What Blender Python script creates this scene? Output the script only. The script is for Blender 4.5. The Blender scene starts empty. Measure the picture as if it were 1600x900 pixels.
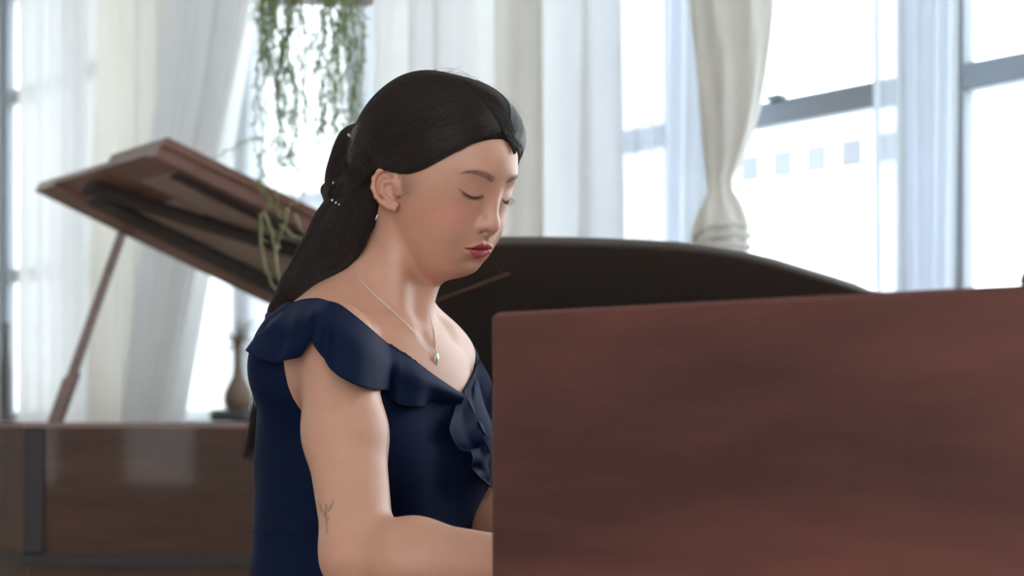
import bpy, math, random, os
import numpy as np
from mathutils import Vector, Matrix

random.seed(7); RNG = np.random.default_rng(11)
scene = bpy.context.scene
COL = scene.collection

# ------------------------------------------------------------------ camera, world, exposure
FPX, HOR, CAMZ = 2600.0, 660.0, 0.95
cam_d = bpy.data.cameras.new('camera'); cam = bpy.data.objects.new('camera', cam_d); COL.objects.link(cam)
cam.location = (0, 0, CAMZ); cam.rotation_euler = (math.pi/2, 0, 0)
cam_d.sensor_width = 36.0; cam_d.lens = FPX/1600*36.0
cam_d.shift_y = (HOR-450)/1600.0
cam_d.clip_start = 0.05
cam_d.dof.use_dof = True; cam_d.dof.focus_distance = 1.93; cam_d.dof.aperture_fstop = 4.8
scene.camera = cam

world = bpy.data.worlds.new('overcast_sky'); scene.world = world; world.use_nodes = True
bg = world.node_tree.nodes['Background']
bg.inputs[0].default_value = (0.90, 0.955, 1.0, 1); bg.inputs[1].default_value = 1.0
scene.view_settings.view_transform = 'Standard'; scene.view_settings.look = 'None'
scene.view_settings.gamma = 1.0; scene.view_settings.use_curve_mapping = False
scene.view_settings.exposure = 2.72

# ------------------------------------------------------------------ helpers
def tag(o, label=None, cat=None, group=None, kind=None):
    if label: o['label'] = label
    if cat: o['category'] = cat
    if group: o['group'] = group
    if kind: o['kind'] = kind
    return o
def empty(name, loc=(0, 0, 0), label=None, cat=None, group=None):
    o = bpy.data.objects.new(name, None); COL.objects.link(o); o.location = loc
    o.empty_display_size = 0.05
    return tag(o, label, cat, group)
def link_mesh(name, me, mat, parent=None, smooth=False):
    o = bpy.data.objects.new(name, me); COL.objects.link(o)
    if mat: me.materials.append(mat)
    if smooth: me.polygons.foreach_set('use_smooth', [True]*len(me.polygons))
    if parent is not None:
        o.parent = parent
        o.matrix_parent_inverse = Matrix.Translation(-Vector(parent.location)) if parent.type == 'EMPTY' else Matrix.Identity(4)
    return o
def mk(name, V, F, mat, parent=None, smooth=False):
    me = bpy.data.meshes.new(name)
    me.from_pydata([tuple(map(float, v)) for v in V], [], [tuple(map(int, f)) for f in F]); me.update()
    return link_mesh(name, me, mat, parent, smooth)
def mk_np(name, V, F, mat, parent=None, smooth=True, col=None):
    V = np.asarray(V, np.float32); F = np.asarray(F, np.int32); n = F.shape[1]
    me = bpy.data.meshes.new(name)
    me.vertices.add(len(V)); me.vertices.foreach_set('co', V.ravel())
    me.loops.add(F.size); me.loops.foreach_set('vertex_index', F.ravel())
    me.polygons.add(len(F)); me.polygons.foreach_set('loop_start', np.arange(0, F.size, n, dtype=np.int32))
    me.polygons.foreach_set('loop_total', np.full(len(F), n, np.int32))
    me.update(calc_edges=True); me.validate()
    if col is not None:
        a = me.color_attributes.new('tint', 'FLOAT_COLOR', 'POINT')
        c = np.ones((len(V), 4), np.float32); c[:, :3] = col
        a.data.foreach_set('color', c.ravel())
    return link_mesh(name, me, mat, parent, smooth)

class MB:
    def __init__(s): s.V = []; s.F = []
    def add(s, V, F):
        b = len(s.V); s.V += [tuple(v) for v in V]; s.F += [tuple(i+b for i in f) for f in F]; return s
    def hexa(s, c):   # 8 corners: bottom ring of 4 then top ring of 4
        return s.add(c, [(3, 2, 1, 0), (4, 5, 6, 7), (0, 1, 5, 4), (1, 2, 6, 5), (2, 3, 7, 6), (3, 0, 4, 7)])
    def box(s, o, ax, ay, az, x0, x1, y0, y1, z0, z1, bev=0.0):
        o, ax, ay, az = [np.array(q, float) for q in (o, ax, ay, az)]
        P = lambda x, y, z: o+ax*x+ay*y+az*z
        if bev <= 0:
            return s.hexa([P(x0, y0, z0), P(x1, y0, z0), P(x1, y1, z0), P(x0, y1, z0), P(x0, y0, z1), P(x1, y0, z1), P(x1, y1, z1), P(x0, y1, z1)])
        b = min(bev, abs(x1-x0)*.45, abs(y1-y0)*.45, abs(z1-z0)*.45)
        rings = []
        for z, i in ((z0, b), (z0+b, 0), (z1-b, 0), (z1, b)):
            pts = []
            for (cx, cy, sx, sy) in ((x0, y0, 1, 1), (x1, y0, -1, 1), (x1, y1, -1, -1), (x0, y1, 1, -1)):
                q = [(cx+sx*(b+i), cy+sy*i), (cx+sx*i, cy+sy*(b+i))]
                if sx*sy > 0: q = q[::-1]
                pts += [P(a, c, z) for a, c in q]
            rings.append(pts)
        V = sum(rings, []); F = []
        for r in range(3):
            for i in range(8):
                j = (i+1) % 8; F.append((r*8+i, r*8+j, r*8+8+j, r*8+8+i))
        F += [tuple(range(7, -1, -1)), tuple(range(24, 32))]
        return s.add(V, F)
    def tube(s, pts, rad, n=6, cap=True):
        pts = [Vector(p) for p in pts]; rad = rad if hasattr(rad, '__len__') else [rad]*len(pts)
        V = []; F = []; up = None
        for i, p in enumerate(pts):
            t = (pts[min(i+1, len(pts)-1)]-pts[max(i-1, 0)]).normalized()
            if up is None: up = Vector((0, 0, 1)) if abs(t.z) < .9 else Vector((1, 0, 0))
            a = t.cross(up).normalized(); b = a.cross(t).normalized(); up = b
            for k in range(n):
                w = 2*math.pi*k/n; V.append(p+(a*math.cos(w)+b*math.sin(w))*rad[i])
        for i in range(len(pts)-1):
            for k in range(n):
                j = (k+1) % n; F.append((i*n+k, i*n+j, i*n+n+j, i*n+n+k))
        if cap: F += [tuple(range(n-1, -1, -1)), tuple(range((len(pts)-1)*n, len(pts)*n))]
        return s.add(V, F)
    def lathe(s, c, prof, n=24, ax=(1, 0, 0), ay=(0, 1, 0), az=(0, 0, 1)):
        c, ax, ay, az = [np.array(q, float) for q in (c, ax, ay, az)]
        V = []; F = []
        for r, z in prof:
            for k in range(n):
                w = 2*math.pi*k/n; V.append(c+ax*r*math.cos(w)+ay*r*math.sin(w)+az*z)
        for i in range(len(prof)-1):
            for k in range(n):
                j = (k+1) % n; F.append((i*n+k, i*n+j, i*n+n+j, i*n+n+k))
        F += [tuple(range(n-1, -1, -1)), tuple(range((len(prof)-1)*n, len(prof)*n))]
        return s.add(V, F)
    def prism(s, poly, off):   # polygon of 3D points extruded by vector off
        n = len(poly); off = np.array(off, float); poly = [np.array(p, float) for p in poly]
        V = poly+[p+off for p in poly]
        F = [tuple(range(n-1, -1, -1)), tuple(range(n, 2*n))]+[(i, (i+1) % n, n+(i+1) % n, n+i) for i in range(n)]
        return s.add(V, F)
    def build(s, name, mat, parent=None, smooth=False): return mk(name, s.V, s.F, mat, parent, smooth)
XA, YA, ZA = np.eye(3)

def at(px, py, Y): return np.array([(px-800)/FPX*Y, Y, CAMZ+(HOR-py)/FPX*Y])

# ------------------------------------------------------------------ materials
def nodes_of(name):
    m = bpy.data.materials.new(name); m.use_nodes = True; nt = m.node_tree
    return m, nt, nt.nodes['Principled BSDF'], nt.nodes['Material Output']
def plain(name, c, rough=.5, metal=0, spec=.5, coat=0):
    m, nt, p, o = nodes_of(name)
    p.inputs['Base Color'].default_value = (*c, 1); p.inputs['Roughness'].default_value = rough
    p.inputs['Metallic'].default_value = metal; p.inputs['Specular IOR Level'].default_value = spec
    p.inputs['Coat Weight'].default_value = coat; p.inputs['Coat Roughness'].default_value = .08
    n = nt.nodes.new('ShaderNodeTexNoise'); n.inputs['Scale'].default_value = 9
    b = nt.nodes.new('ShaderNodeBump'); b.inputs['Strength'].default_value = .03
    nt.links.new(n.outputs[0], b.inputs['Height']); nt.links.new(b.outputs[0], p.inputs['Normal'])
    return m
def wood(name, c1, c2, axis=(1, 0, 0), rough=.35, scale=6, coat=.3, stretch=9, coat_r=.1):
    m, nt, p, o = nodes_of(name); L = nt.links.new
    tc = nt.nodes.new('ShaderNodeTexCoord'); mp = nt.nodes.new('ShaderNodeMapping')
    z = math.atan2(axis[1], axis[0]); mp.vector_type = 'POINT'
    mp.inputs['Rotation'].default_value = (0, 0, -z); L(tc.outputs['Object'], mp.inputs[0])
    mp2 = nt.nodes.new('ShaderNodeMapping'); mp2.inputs['Scale'].default_value = (1, stretch, stretch); L(mp.outputs[0], mp2.inputs[0])
    n1 = nt.nodes.new('ShaderNodeTexNoise'); n1.inputs['Scale'].default_value = scale*.28; n1.inputs['Detail'].default_value = 3; n1.inputs['Distortion'].default_value = .4
    n2 = nt.nodes.new('ShaderNodeTexNoise'); n2.inputs['Scale'].default_value = scale*1.6; n2.inputs['Detail'].default_value = 6
    L(mp2.outputs[0], n1.inputs[0]); L(mp2.outputs[0], n2.inputs[0])
    mx = nt.nodes.new('ShaderNodeMath'); mx.operation = 'MULTIPLY_ADD'; mx.inputs[1].default_value = .3
    L(n2.outputs[0], mx.inputs[0]); 
    m2 = nt.nodes.new('ShaderNodeMath'); m2.operation = 'MULTIPLY'; m2.inputs[1].default_value = .7; L(n1.outputs[0], m2.inputs[0]); L(m2.outputs[0], mx.inputs[2])
    r = nt.nodes.new('ShaderNodeValToRGB'); r.color_ramp.elements[0].position = .36; r.color_ramp.elements[1].position = .64
    r.color_ramp.elements[0].color = (*c1, 1); r.color_ramp.elements[1].color = (*c2, 1)
    L(mx.outputs[0], r.inputs[0]); L(r.outputs[0], p.inputs['Base Color'])
    p.inputs['Roughness'].default_value = rough; p.inputs['Coat Weight'].default_value = coat; p.inputs['Coat Roughness'].default_value = coat_r
    return m
def cloth(name, c, trans=.5, see=0.0, rough=.9, weave=900):
    m, nt, p, o = nodes_of(name); L = nt.links.new; nt.nodes.remove(p)
    tc = nt.nodes.new('ShaderNodeTexCoord'); nz = nt.nodes.new('ShaderNodeTexNoise'); nz.inputs['Scale'].default_value = 14; L(tc.outputs['Object'], nz.inputs[0])
    mixc = nt.nodes.new('ShaderNodeMixRGB'); mixc.inputs[1].default_value = (*[q*.95 for q in c], 1); mixc.inputs[2].default_value = (*c, 1); L(nz.outputs[0], mixc.inputs[0])
    d = nt.nodes.new('ShaderNodeBsdfDiffuse'); t = nt.nodes.new('ShaderNodeBsdfTranslucent'); L(mixc.outputs[0], d.inputs[0]); L(mixc.outputs[0], t.inputs[0])
    x = nt.nodes.new('ShaderNodeMixShader'); x.inputs[0].default_value = trans; L(d.outputs[0], x.inputs[1]); L(t.outputs[0], x.inputs[2])
    last = x
    if see > 0:
        tr = nt.nodes.new('ShaderNodeBsdfTransparent'); y = nt.nodes.new('ShaderNodeMixShader'); y.inputs[0].default_value = see
        L(x.outputs[0], y.inputs[1]); L(tr.outputs[0], y.inputs[2]); last = y
    L(last.outputs[0], o.inputs[0])
    return m
M = {}
M['mahogany'] = wood('mahogany_satin', (.064, .0165, .0125), (.165, .047, .034), (.788, -.616, 0), rough=.5, scale=5, coat=.10, stretch=5, coat_r=.35)
M['walnut'] = wood('walnut_polished', (.040, .013, .004), (.085, .030, .010), (1, 0, 0), rough=.6, scale=5, coat=.18, stretch=7, coat_r=.05)
M['lidwood'] = wood('brown_lid_wood', (.15, .068, .052), (.25, .125, .098), (1, 0, 0), rough=.4, scale=5, coat=.35, stretch=6, coat_r=.2)
M['lidpanel'] = wood('pale_lid_panel', (.33, .25, .21), (.44, .34, .29), (1, 0, 0), rough=.5, scale=5, coat=.1)
M['darkwood'] = plain('dark_stained_wood', (.016, .011, .011), .5)
M['blacklac'] = plain('black_lacquer', (.085, .070, .064), .5, coat=.12)
M['ivory'] = plain('ivory_key', (.75, .72, .64), .3)
M['ebony'] = plain('ebony_key', (.012, .012, .012), .35)
M['brass'] = plain('brass', (.6, .42, .16), .3, metal=1)
M['felt'] = plain('dark_felt', (.03, .012, .012), .95)
M['gold'] = plain('iron_frame_gold', (.35, .24, .10), .45, metal=.6)
M['wallp'] = plain('white_plaster', (.78, .76, .72), .9)
M['ceil'] = plain('ceiling_paint', (.82, .82, .8), .95)
M['floor'] = wood('oak_floor', (.22, .13, .07), (.34, .22, .13), (1, 0, 0), rough=.35, scale=3, coat=.2)
M['frame'] = plain('grey_window_paint', (.24, .27, .30), .55)
M['drape'] = cloth('cream_drape', (.84, .82, .77), .23)
M['drapew'] = cloth('white_drape', (.91, .92, .92), .16); M['drapeb'] = cloth('cool_white_drape', (.86, .89, .92), .105)
M['sheer'] = cloth('white_sheer', (.80, .86, .95), .14, .24)
M['sheerd'] = cloth('dense_sheer', (.88, .89, .90), .14, .06)
M['sheerl'] = cloth('light_sheer', (.90, .94, .98), .24, .22)
def glass():
    m, nt, p, o = nodes_of('window_glass'); nt.nodes.remove(p)
    a = nt.nodes.new('ShaderNodeBsdfTransparent'); a.inputs[0].default_value = (.96, .98, .98, 1)
    g = nt.nodes.new('ShaderNodeBsdfGlossy'); g.inputs['Roughness'].default_value = .02
    f = nt.nodes.new('ShaderNodeLayerWeight'); f.inputs[0].default_value = .12
    x = nt.nodes.new('ShaderNodeMixShader'); nt.links.new(f.outputs['Facing'], x.inputs[0]); nt.links.new(a.outputs[0], x.inputs[1]); nt.links.new(g.outputs[0], x.inputs[2]); nt.links.new(x.outputs[0], o.inputs[0])
    return m
M['glass'] = glass()

# ------------------------------------------------------------------ window wall frame
WN = np.array([.7728, .6346, 0]); WU = np.array([.6346, -.7728, 0]); WP = np.array([0, 6.05, 0])
def wy(px, off=0.0): k = (px-800)/FPX; return (off+.6346*6.05)/(.7728*k+.6346)
def wu(px, off=0.0):
    Y = wy(px, off); p = np.array([(px-800)/FPX*Y, Y, 0]); return float((p-WP)@WU)
def wz(px, py, off=0.0): return CAMZ+(HOR-py)/FPX*wy(px, off)
def W(u, off, z): return WP+WU*u+WN*off+ZA*z

# ------------------------------------------------------------------ room shell
SILL, WTOP, CEIL = .95, 3.45, 3.75
U0, PITCH, POST = wu(1070), .937, .15
POSTS = [U0+PITCH*i for i in range(-7, 6)]  # unseen windows past the right edge are added for stronger side light
UA, UB = POSTS[0], POSTS[-1]
E0, E1 = W(UA-.3, 0, 0), W(UB+.5, 0, 0)
plan = [np.array([-7.2, -3.6, 0]), np.array([E1[0]+.2, -3.6, 0]), E1+XA*.2, E1+WN*.25, E0+WN*.25, np.array([-7.2, E0[1], 0])]
tag(MB().prism([p-ZA*.1 for p in plan], ZA*.1).build('floor', M['floor']), 'oak floor of the bright studio room', kind='structure')
tag(MB().prism([p+ZA*CEIL for p in plan], ZA*.1).build('ceiling', M['ceil']), 'white ceiling of the studio room', kind='structure')
w = MB()
w.box(WP, WU, WN, ZA, UA-.3, UB+.5, 0, .25, 0, SILL-.04)
w.box(WP, WU, WN, ZA, UA-.3, UB+.5, 0, .25, WTOP, CEIL)
w.box(WP, WU, WN, ZA, UA-.3, UA-POST/2, 0, .25, SILL-.04, WTOP)
w.box(WP, WU, WN, ZA, UB+POST/2, UB+.5, 0, .25, SILL-.04, WTOP)
tag(w.build('wall_window', M['wallp']), 'white plaster wall below and above the row of windows', kind='structure')
sl = MB().box(WP, WU, WN, ZA, UA-.1, UB+.1, -.22, .0, SILL-.04, SILL, .008).box(WP, WU, WN, ZA, UA-.1, UB+.1, 0, .24, SILL-.04, SILL)
tag(sl.build('trim_1', M['wallp']), 'long white windowsill under the row of windows', kind='structure')
for i, u in enumerate(POSTS):
    tag(MB().box(WP, WU, WN, ZA, u-POST/2, u+POST/2, .0, .07, SILL, WTOP, .006).build('trim_%d' % (i+2), M['frame']), 'grey post between two tall windows', kind='structure')
for i in range(len(POSTS)-1):
    a, b = POSTS[i]+POST/2, POSTS[i+1]-POST/2
    root = empty('window_%d' % (i+1), tuple(W((a+b)/2, .1, SILL))); root['kind'] = 'structure'; root['label'] = 'tall grey framed sash window pane section of the window wall'
    rz = 1.895 if i > 3 else 1.79
    f = MB()
    f.box(WP, WU, WN, ZA, a, a+.04, .02, .07, SILL, WTOP); f.box(WP, WU, WN, ZA, b-.04, b, .02, .07, SILL, WTOP)
    f.box(WP, WU, WN, ZA, a+.04, b-.04, .02, .07, SILL, SILL+.06); f.box(WP, WU, WN, ZA, a+.04, b-.04, .02, .07, WTOP-.05, WTOP)
    f.build('window_frame', M['frame'], root)
    MB().box(WP, WU, WN, ZA, a+.04, b-.04, .01, .07, rz-.035, rz+.04, .006).build('meeting_rail', M['frame'], root)
    MB().box(WP, WU, WN, ZA, a+.04, b-.04, .01, .07, 2.78, 2.86, .006).build('transom_bar', M['frame'], root)
    MB().box(WP, WU, WN, ZA, (a+b)/2-.12, (a+b)/2-.06, -.01, .03, rz+.04, rz+.055, .004).build('sash_lock', M['frame'], root)
    for z0, z1 in ((SILL+.06, rz-.035), (rz+.04, 2.78), (2.86, WTOP-.05)):
        MB().box(WP, WU, WN, ZA, a+.04, b-.04, .045, .05, z0, z1).build('pane', M['glass'], root)
# other walls of the room (behind and beside the camera)
e0 = W(UA-.3, 0, 0); e1 = W(UB+.5, 0, 0)
tag(MB().box(e0, (e0-np.array([-7, -3.5, 0]))/np.linalg.norm(e0-np.array([-7, -3.5, 0])), XA, ZA, -np.linalg.norm(e0-np.array([-7, -3.5, 0])), 0, -.2, 0, 0, CEIL).build('wall_left', M['wallp']), 'plain white wall at the left end of the room', kind='structure')
tag(MB().box((0, 0, 0), XA, YA, ZA, e1[0], e1[0]+.2, -3.5, e1[1]+.2, 0, CEIL).build('wall_right', M['wallp']), 'plain white wall at the right end of the room', kind='structure')
rw = MB(); RX = [-7.2]+[x for k in range(9) for x in (-4.6+k-.26, -4.6+k+.26)]+[E1[0]+.2]
rw.box((0, 0, 0), XA, YA, ZA, -7.2, E1[0]+.2, -3.6, -3.4, .48, .5); rw.box((0, 0, 0), XA, YA, ZA, -7.2, E1[0]+.2, -3.6, -3.4, 2.75, CEIL)
for i in range(0, len(RX), 2): rw.box((0, 0, 0), XA, YA, ZA, RX[i], RX[i+1], -3.6, -3.4, .5, 2.75)  # unseen openings, sized for fill light and bright streaks on the piano rim
tag(MB().box((0, 0, 0), XA, YA, ZA, -7.2, E1[0]+.2, -3.6, -3.38, 0, .48).build('trim_60', M['darkwood']), 'unseen dark wood wainscot added to darken the piano rim reflection', kind='structure')  # unseen low band, added so the glossy rim reflects something dark
tag(rw.build('wall_rear', M['wallp']), 'unseen white wall behind the viewer, its tall openings added for fill light', kind='structure')

# ------------------------------------------------------------------ implicit-surface modelling kit
def smin(a, b, k):
    h = np.maximum(k-np.abs(a-b), 0)/k; return np.minimum(a, b)-h*h*k*.25
def smax(a, b, k): return -smin(-a, -b, k)
def spline(xs, ys):   # monotone-ish cubic lookup
    xs = np.array(xs, float); ys = np.array(ys, float); o = np.argsort(xs); xs = xs[o]; ys = ys[o]
    m = np.gradient(ys, xs); X = np.linspace(xs[0], xs[-1], 600)
    i = np.clip(np.searchsorted(xs, X)-1, 0, len(xs)-2); h = xs[i+1]-xs[i]; t = (X-xs[i])/h
    Yv = (2*t**3-3*t*t+1)*ys[i]+(t**3-2*t*t+t)*h*m[i]+(-2*t**3+3*t*t)*ys[i+1]+(t**3-t*t)*h*m[i+1]
    return lambda q: np.interp(q, X, Yv)
def cone(a, b, r1, r2):
    a = np.array(a, float); b = np.array(b, float); d = b-a; dd = d@d
    def f(X, Y, Z):
        x, y, z = X-a[0], Y-a[1], Z-a[2]
        h = np.clip((x*d[0]+y*d[1]+z*d[2])/dd, 0, 1)
        return np.sqrt((x-h*d[0])**2+(y-h*d[1])**2+(z-h*d[2])**2)-(r1+(r2-r1)*h)
    m = max(r1, r2); return f, (np.minimum(a, b)-m, np.maximum(a, b)+m)
def ellipsoid(c, R, ax=np.eye(3)):   # ax rows: local axes
    c = np.array(c, float); R = np.array(R, float); ax = np.array(ax, float)
    def f(X, Y, Z):
        x, y, z = X-c[0], Y-c[1], Z-c[2]; k0 = 0; k1 = 0
        for i in range(3):
            q = x*ax[i, 0]+y*ax[i, 1]+z*ax[i, 2]; k0 = k0+(q/R[i])**2; k1 = k1+(q/R[i]**2)**2
        k0 = np.sqrt(k0); return k0*(k0-1)/np.sqrt(k1+1e-9)
    e = np.sqrt(((ax*R[:, None])**2).sum(0)); return f, (c-e, c+e)
class Field:
    def __init__(s): s.prims = []
    def add(s, fb, k=.01, op='u'): s.prims.append((fb[0], fb[1], k, op)); return s
    def at(s, P):
        P = np.asarray(P, float); X, Y, Z = P[..., 0], P[..., 1], P[..., 2]; d = np.full(X.shape, 9.0)
        for f, bb, k, op in s.prims: d = s.comb(d, f(X, Y, Z), k, op)
        return d
    @staticmethod
    def comb(d, e, k, op):
        return smin(d, e, k) if op == 'u' else (smax(d, -e, k) if op == 's' else d+e)
    def grid(s, xs, ys, zs):
        D = np.full((len(xs), len(ys), len(zs)), 9.0, np.float32)
        for f, bb, k, op in s.prims:
            sl = []
            for g, lo, hi in zip((xs, ys, zs), bb[0]-k-.012, bb[1]+k+.012):
                i, j = np.searchsorted(g, lo), np.searchsorted(g, hi); sl.append(slice(i, j))
            if any(q.stop <= q.start for q in sl): continue
            X, Y, Z = xs[sl[0]][:, None, None], ys[sl[1]][None, :, None], zs[sl[2]][None, None, :]
            D[tuple(sl)] = s.comb(D[tuple(sl)], np.broadcast_to(f(X, Y, Z), D[tuple(sl)].shape).astype(np.float32), np.float32(k), op)
        return D
    def normal(s, P, e=.0008):
        g = np.stack([s.at(P+np.eye(3)[i]*e)-s.at(P-np.eye(3)[i]*e) for i in range(3)], -1)
        return g/(np.linalg.norm(g, axis=-1, keepdims=True)+1e-12)
    def project(s, P, off=0.0, it=5):
        for _ in range(it): P = P-s.normal(P)*np.clip(s.at(P)-off, -.02, .02)[..., None]
        return P
    def ray(s, px, py, y0=1.5, y1=2.45):   # depth where the sight line meets the surface (nan if it misses)
        px = np.atleast_1d(np.array(px, float)); py = np.atleast_1d(np.array(py, float))
        D = np.stack([(px-800)/FPX, np.ones_like(px), (HOR-py)/FPX], -1); Y = np.full(px.shape, y0); C = np.array([0, 0, CAMZ])
        for _ in range(90): Y = Y+np.clip(s.at(C+D*Y[:, None])*.8, -.01, .05)
        hit = np.abs(s.at(C+D*Y[:, None])) < .004; P = C+D*Y[:, None]
        return P, hit
def surface_nets(D, xs, ys, zs):
    ins = D < 0; nx, ny, nz = D.shape
    S = np.zeros((nx-1, ny-1, nz-1), np.int8)
    offs = [(i, j, k) for i in (0, 1) for j in (0, 1) for k in (0, 1)]
    for i, j, k in offs: S += ins[i:nx-1+i, j:ny-1+j, k:nz-1+k]
    I, J, K = np.nonzero((S > 0) & (S < 8)); del S
    ids = np.full((nx-1, ny-1, nz-1), -1, np.int32); ids[I, J, K] = np.arange(len(I), dtype=np.int32)
    val = np.stack([D[I+a, J+b, K+c] for a, b, c in offs], 1).astype(np.float64)
    gx, gy, gz = [np.asarray(g, float) for g in (xs, ys, zs)]
    pos = np.stack([np.stack([gx[I+a], gy[J+b], gz[K+c]], 1) for a, b, c in offs], 1)
    acc = np.zeros((len(I), 3)); cnt = np.zeros(len(I))
    for p in range(8):
        for q in range(p+1, 8):
            if sum(abs(offs[p][m]-offs[q][m]) for m in range(3)) != 1: continue
            m = (val[:, p] < 0) != (val[:, q] < 0); t = val[m, p]/(val[m, p]-val[m, q])
            acc[m] += pos[m, p]+(pos[m, q]-pos[m, p])*t[:, None]; cnt[m] += 1
    V = acc/cnt[:, None]; Fs = []
    for axis in range(3):
        a = [slice(None)]*3; b = [slice(None)]*3; a[axis] = slice(0, -1); b[axis] = slice(1, None)
        A, B = ins[tuple(a)], ins[tuple(b)]
        g = np.stack(np.nonzero(A != B), 1); flip = A[g[:, 0], g[:, 1], g[:, 2]]
        o1, o2 = [(1, 2), (2, 0), (0, 1)][axis]
        ok = (g[:, o1] > 0) & (g[:, o2] > 0) & (g[:, o1] < D.shape[o1]-1) & (g[:, o2] < D.shape[o2]-1)
        g = g[ok]; flip = flip[ok]; qd = []
        for s1, s2 in ((-1, -1), (0, -1), (0, 0), (-1, 0)):
            h = g.copy(); h[:, o1] += s1; h[:, o2] += s2; qd.append(ids[h[:, 0], h[:, 1], h[:, 2]])
        qd = np.stack(qd, 1); qd[~flip] = qd[~flip][:, ::-1]; Fs.append(qd)
    F = np.concatenate(Fs); return V, F[(F >= 0).all(1)]
def axis_grid(segs):   # segs: list of (start, end, step)
    out = []
    for a, b, h in segs: out.append(np.arange(a, b-h*.3, h))
    return np.concatenate(out+[[segs[-1][1]]]).astype(np.float32)

# ------------------------------------------------------------------ the pianist: frames
def head_axes(yaw, pitch, roll):
    F = np.array([math.cos(yaw), -math.sin(yaw), 0]); L = np.array([math.sin(yaw), math.cos(yaw), 0]); U = ZA.copy()
    F2 = F*math.cos(pitch)-U*math.sin(pitch); U2 = U*math.cos(pitch)+F*math.sin(pitch)
    return np.stack([F2, L*math.cos(roll)+U2*math.sin(roll), U2*math.cos(roll)-L*math.sin(roll)])
HR = head_axes(*np.radians([40.0, 20.7, 3.3])); HT = np.array([-.0886, 2.0, 1.2295])
def h2w(p): return np.asarray(p, float)@HR+HT
def w2h(P): return (np.asarray(P, float)-HT)@HR.T
def hl(px, py, L):   # head-local point on the sight line at lateral position L
    o = w2h(np.array([0, 0, CAMZ])); d = w2h(at(px, py, 1.0))-o; t = (L-o[1])/d[1]; return o+d*t
BA = math.radians(38); BG = np.array([math.cos(BA), -math.sin(BA), 0]); BL = np.array([math.sin(BA), math.cos(BA), 0])
NB = at(608, 485, 2.0); BAX = np.stack([BG, BL, ZA])
def b2w(g, l, z): return NB+BG*g+BL*l+ZA*z
def w2b(P): return (np.asarray(P, float)-NB)@BAX.T

# head surface: profile splines (metres, head-local F forward / L left / U up)
sFf = spline([.12, .105, .0926, .07, .0416, .029, .015, -.008, -.020, -.030, -.040, -.0475, -.054, -.062, -.068, -.0742, -.083, -.0918, -.099, -.112],
             [.048, .063, .0755, .0868, .0898, .0868, .0838, .0835, .0875, .0902, .0900, .0880, .0862, .0832, .0795, .0772, .0730, .0615, .048, .025])
sW = spline([.12, .09, .06, .03, .0, -.02, -.04, -.055, -.075, -.088, -.098, -.112], [.042, .057, .0665, .0695, .0690, .0670, .0625, .0570, .0460, .035, .025, .012])
sFb = spline([.12, .06, 0, -.04, -.08, -.12], [-.08, -.095, -.09, -.07, -.04, -.02])
sFc = spline([.12, .03, 0, -.04, -.08, -.12], [-.005, .0, .004, .01, .018, .022])
def ga(x, c, s): return np.exp(-((x-c)/s)**2)
def face_fn(X, Y, Z):
    x, y, z = X-HT[0], Y-HT[1], Z-HT[2]
    F = x*HR[0, 0]+y*HR[0, 1]+z*HR[0, 2]; L = x*HR[1, 0]+y*HR[1, 1]+z*HR[1, 2]; U = x*HR[2, 0]+y*HR[2, 1]+z*HR[2, 2]
    c = sFc(U); f = F-c; a = np.where(f > 0, sFf(U)-c, c-sFb(U)); wd = sW(U); n = 2.35-.40*np.clip((U-.015)/.04, 0, 1)
    q = ((np.abs(f)/a)**n+(np.abs(L)/wd)**n)**(1/n); rho = np.sqrt(f*f+L*L)
    d = rho*(1-1/np.maximum(q, .05))*.93
    aL = np.abs(L); front = 1/(1+np.exp(-(F-.03)/.008))
    bump = -.0036*ga(aL, .029, .014)*ga(U, .027, .010)            # eye sockets
    bump += -.0022*ga(aL, .017, .008)*ga(U, .022, .010)           # inner corner
    bump += .0022*ga(aL, .030, .018)*ga(U, .044, .008)            # brow
    bump += .0030*ga(aL, .041, .020)*ga(U, -.014, .018)           # cheeks
    bump += -.0016*ga(aL, .029, .007)*ga(U, -.042, .016)          # beside the mouth
    bump += .0016*ga(aL, 0, .014)*ga(U, -.0755, .009)              # chin
    bump += -.0018*ga(aL, 0, .016)*ga(U, -.0640, .005)            # under the lower lip
    bump += -.0011*ga(aL, 0, .0028)*ga(U, -.0335, .006)           # philtrum
    bump += .0025*ga(aL, .0, .018)*ga(U, -.043, .012)             # muzzle
    d = d-bump*front
    d = smax(d, U-.086, .03)
    d = smax(d, (F-.064)*.40-(U+.0975)*.915, .018)                 # underside of the jaw
    return d
HBB = np.array([h2w((f, l, u)) for f in (-.1, .115) for l in (-.08, .08) for u in (-.125, .12)])
HBOX = (HBB.min(0), HBB.max(0))
def hball(c, R): return ellipsoid(h2w(c), R if hasattr(R, '__len__') else (R,)*3, HR)
def hcone(a, b, r1, r2): return cone(h2w(a), h2w(b), r1, r2)

body = Field()
body.add((face_fn, HBOX), .01)
body.add(hball((-.012, 0, .036), (.095, .0745, .086)), .03)
# nose
body.add(hcone((.0808, 0, .032), (.0930, 0, -.008), .0076, .0082), .010)
body.add(hball((.0950, 0, -.0160), (.0103, .0100, .0088)), .008)
for sgn in (-1, 1):
    body.add(hball((.0868, sgn*.0110, -.0195), (.0098, .0060, .0068)), .006)
body.add(hcone((.0960, 0, -.0205), (.0912, 0, -.0268), .0040, .0046), .007)
for sgn in (-1, 1): body.add(hball((.0950, sgn*.0066, -.0245), (.0052, .0030, .0026)), .003, 's')
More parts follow.
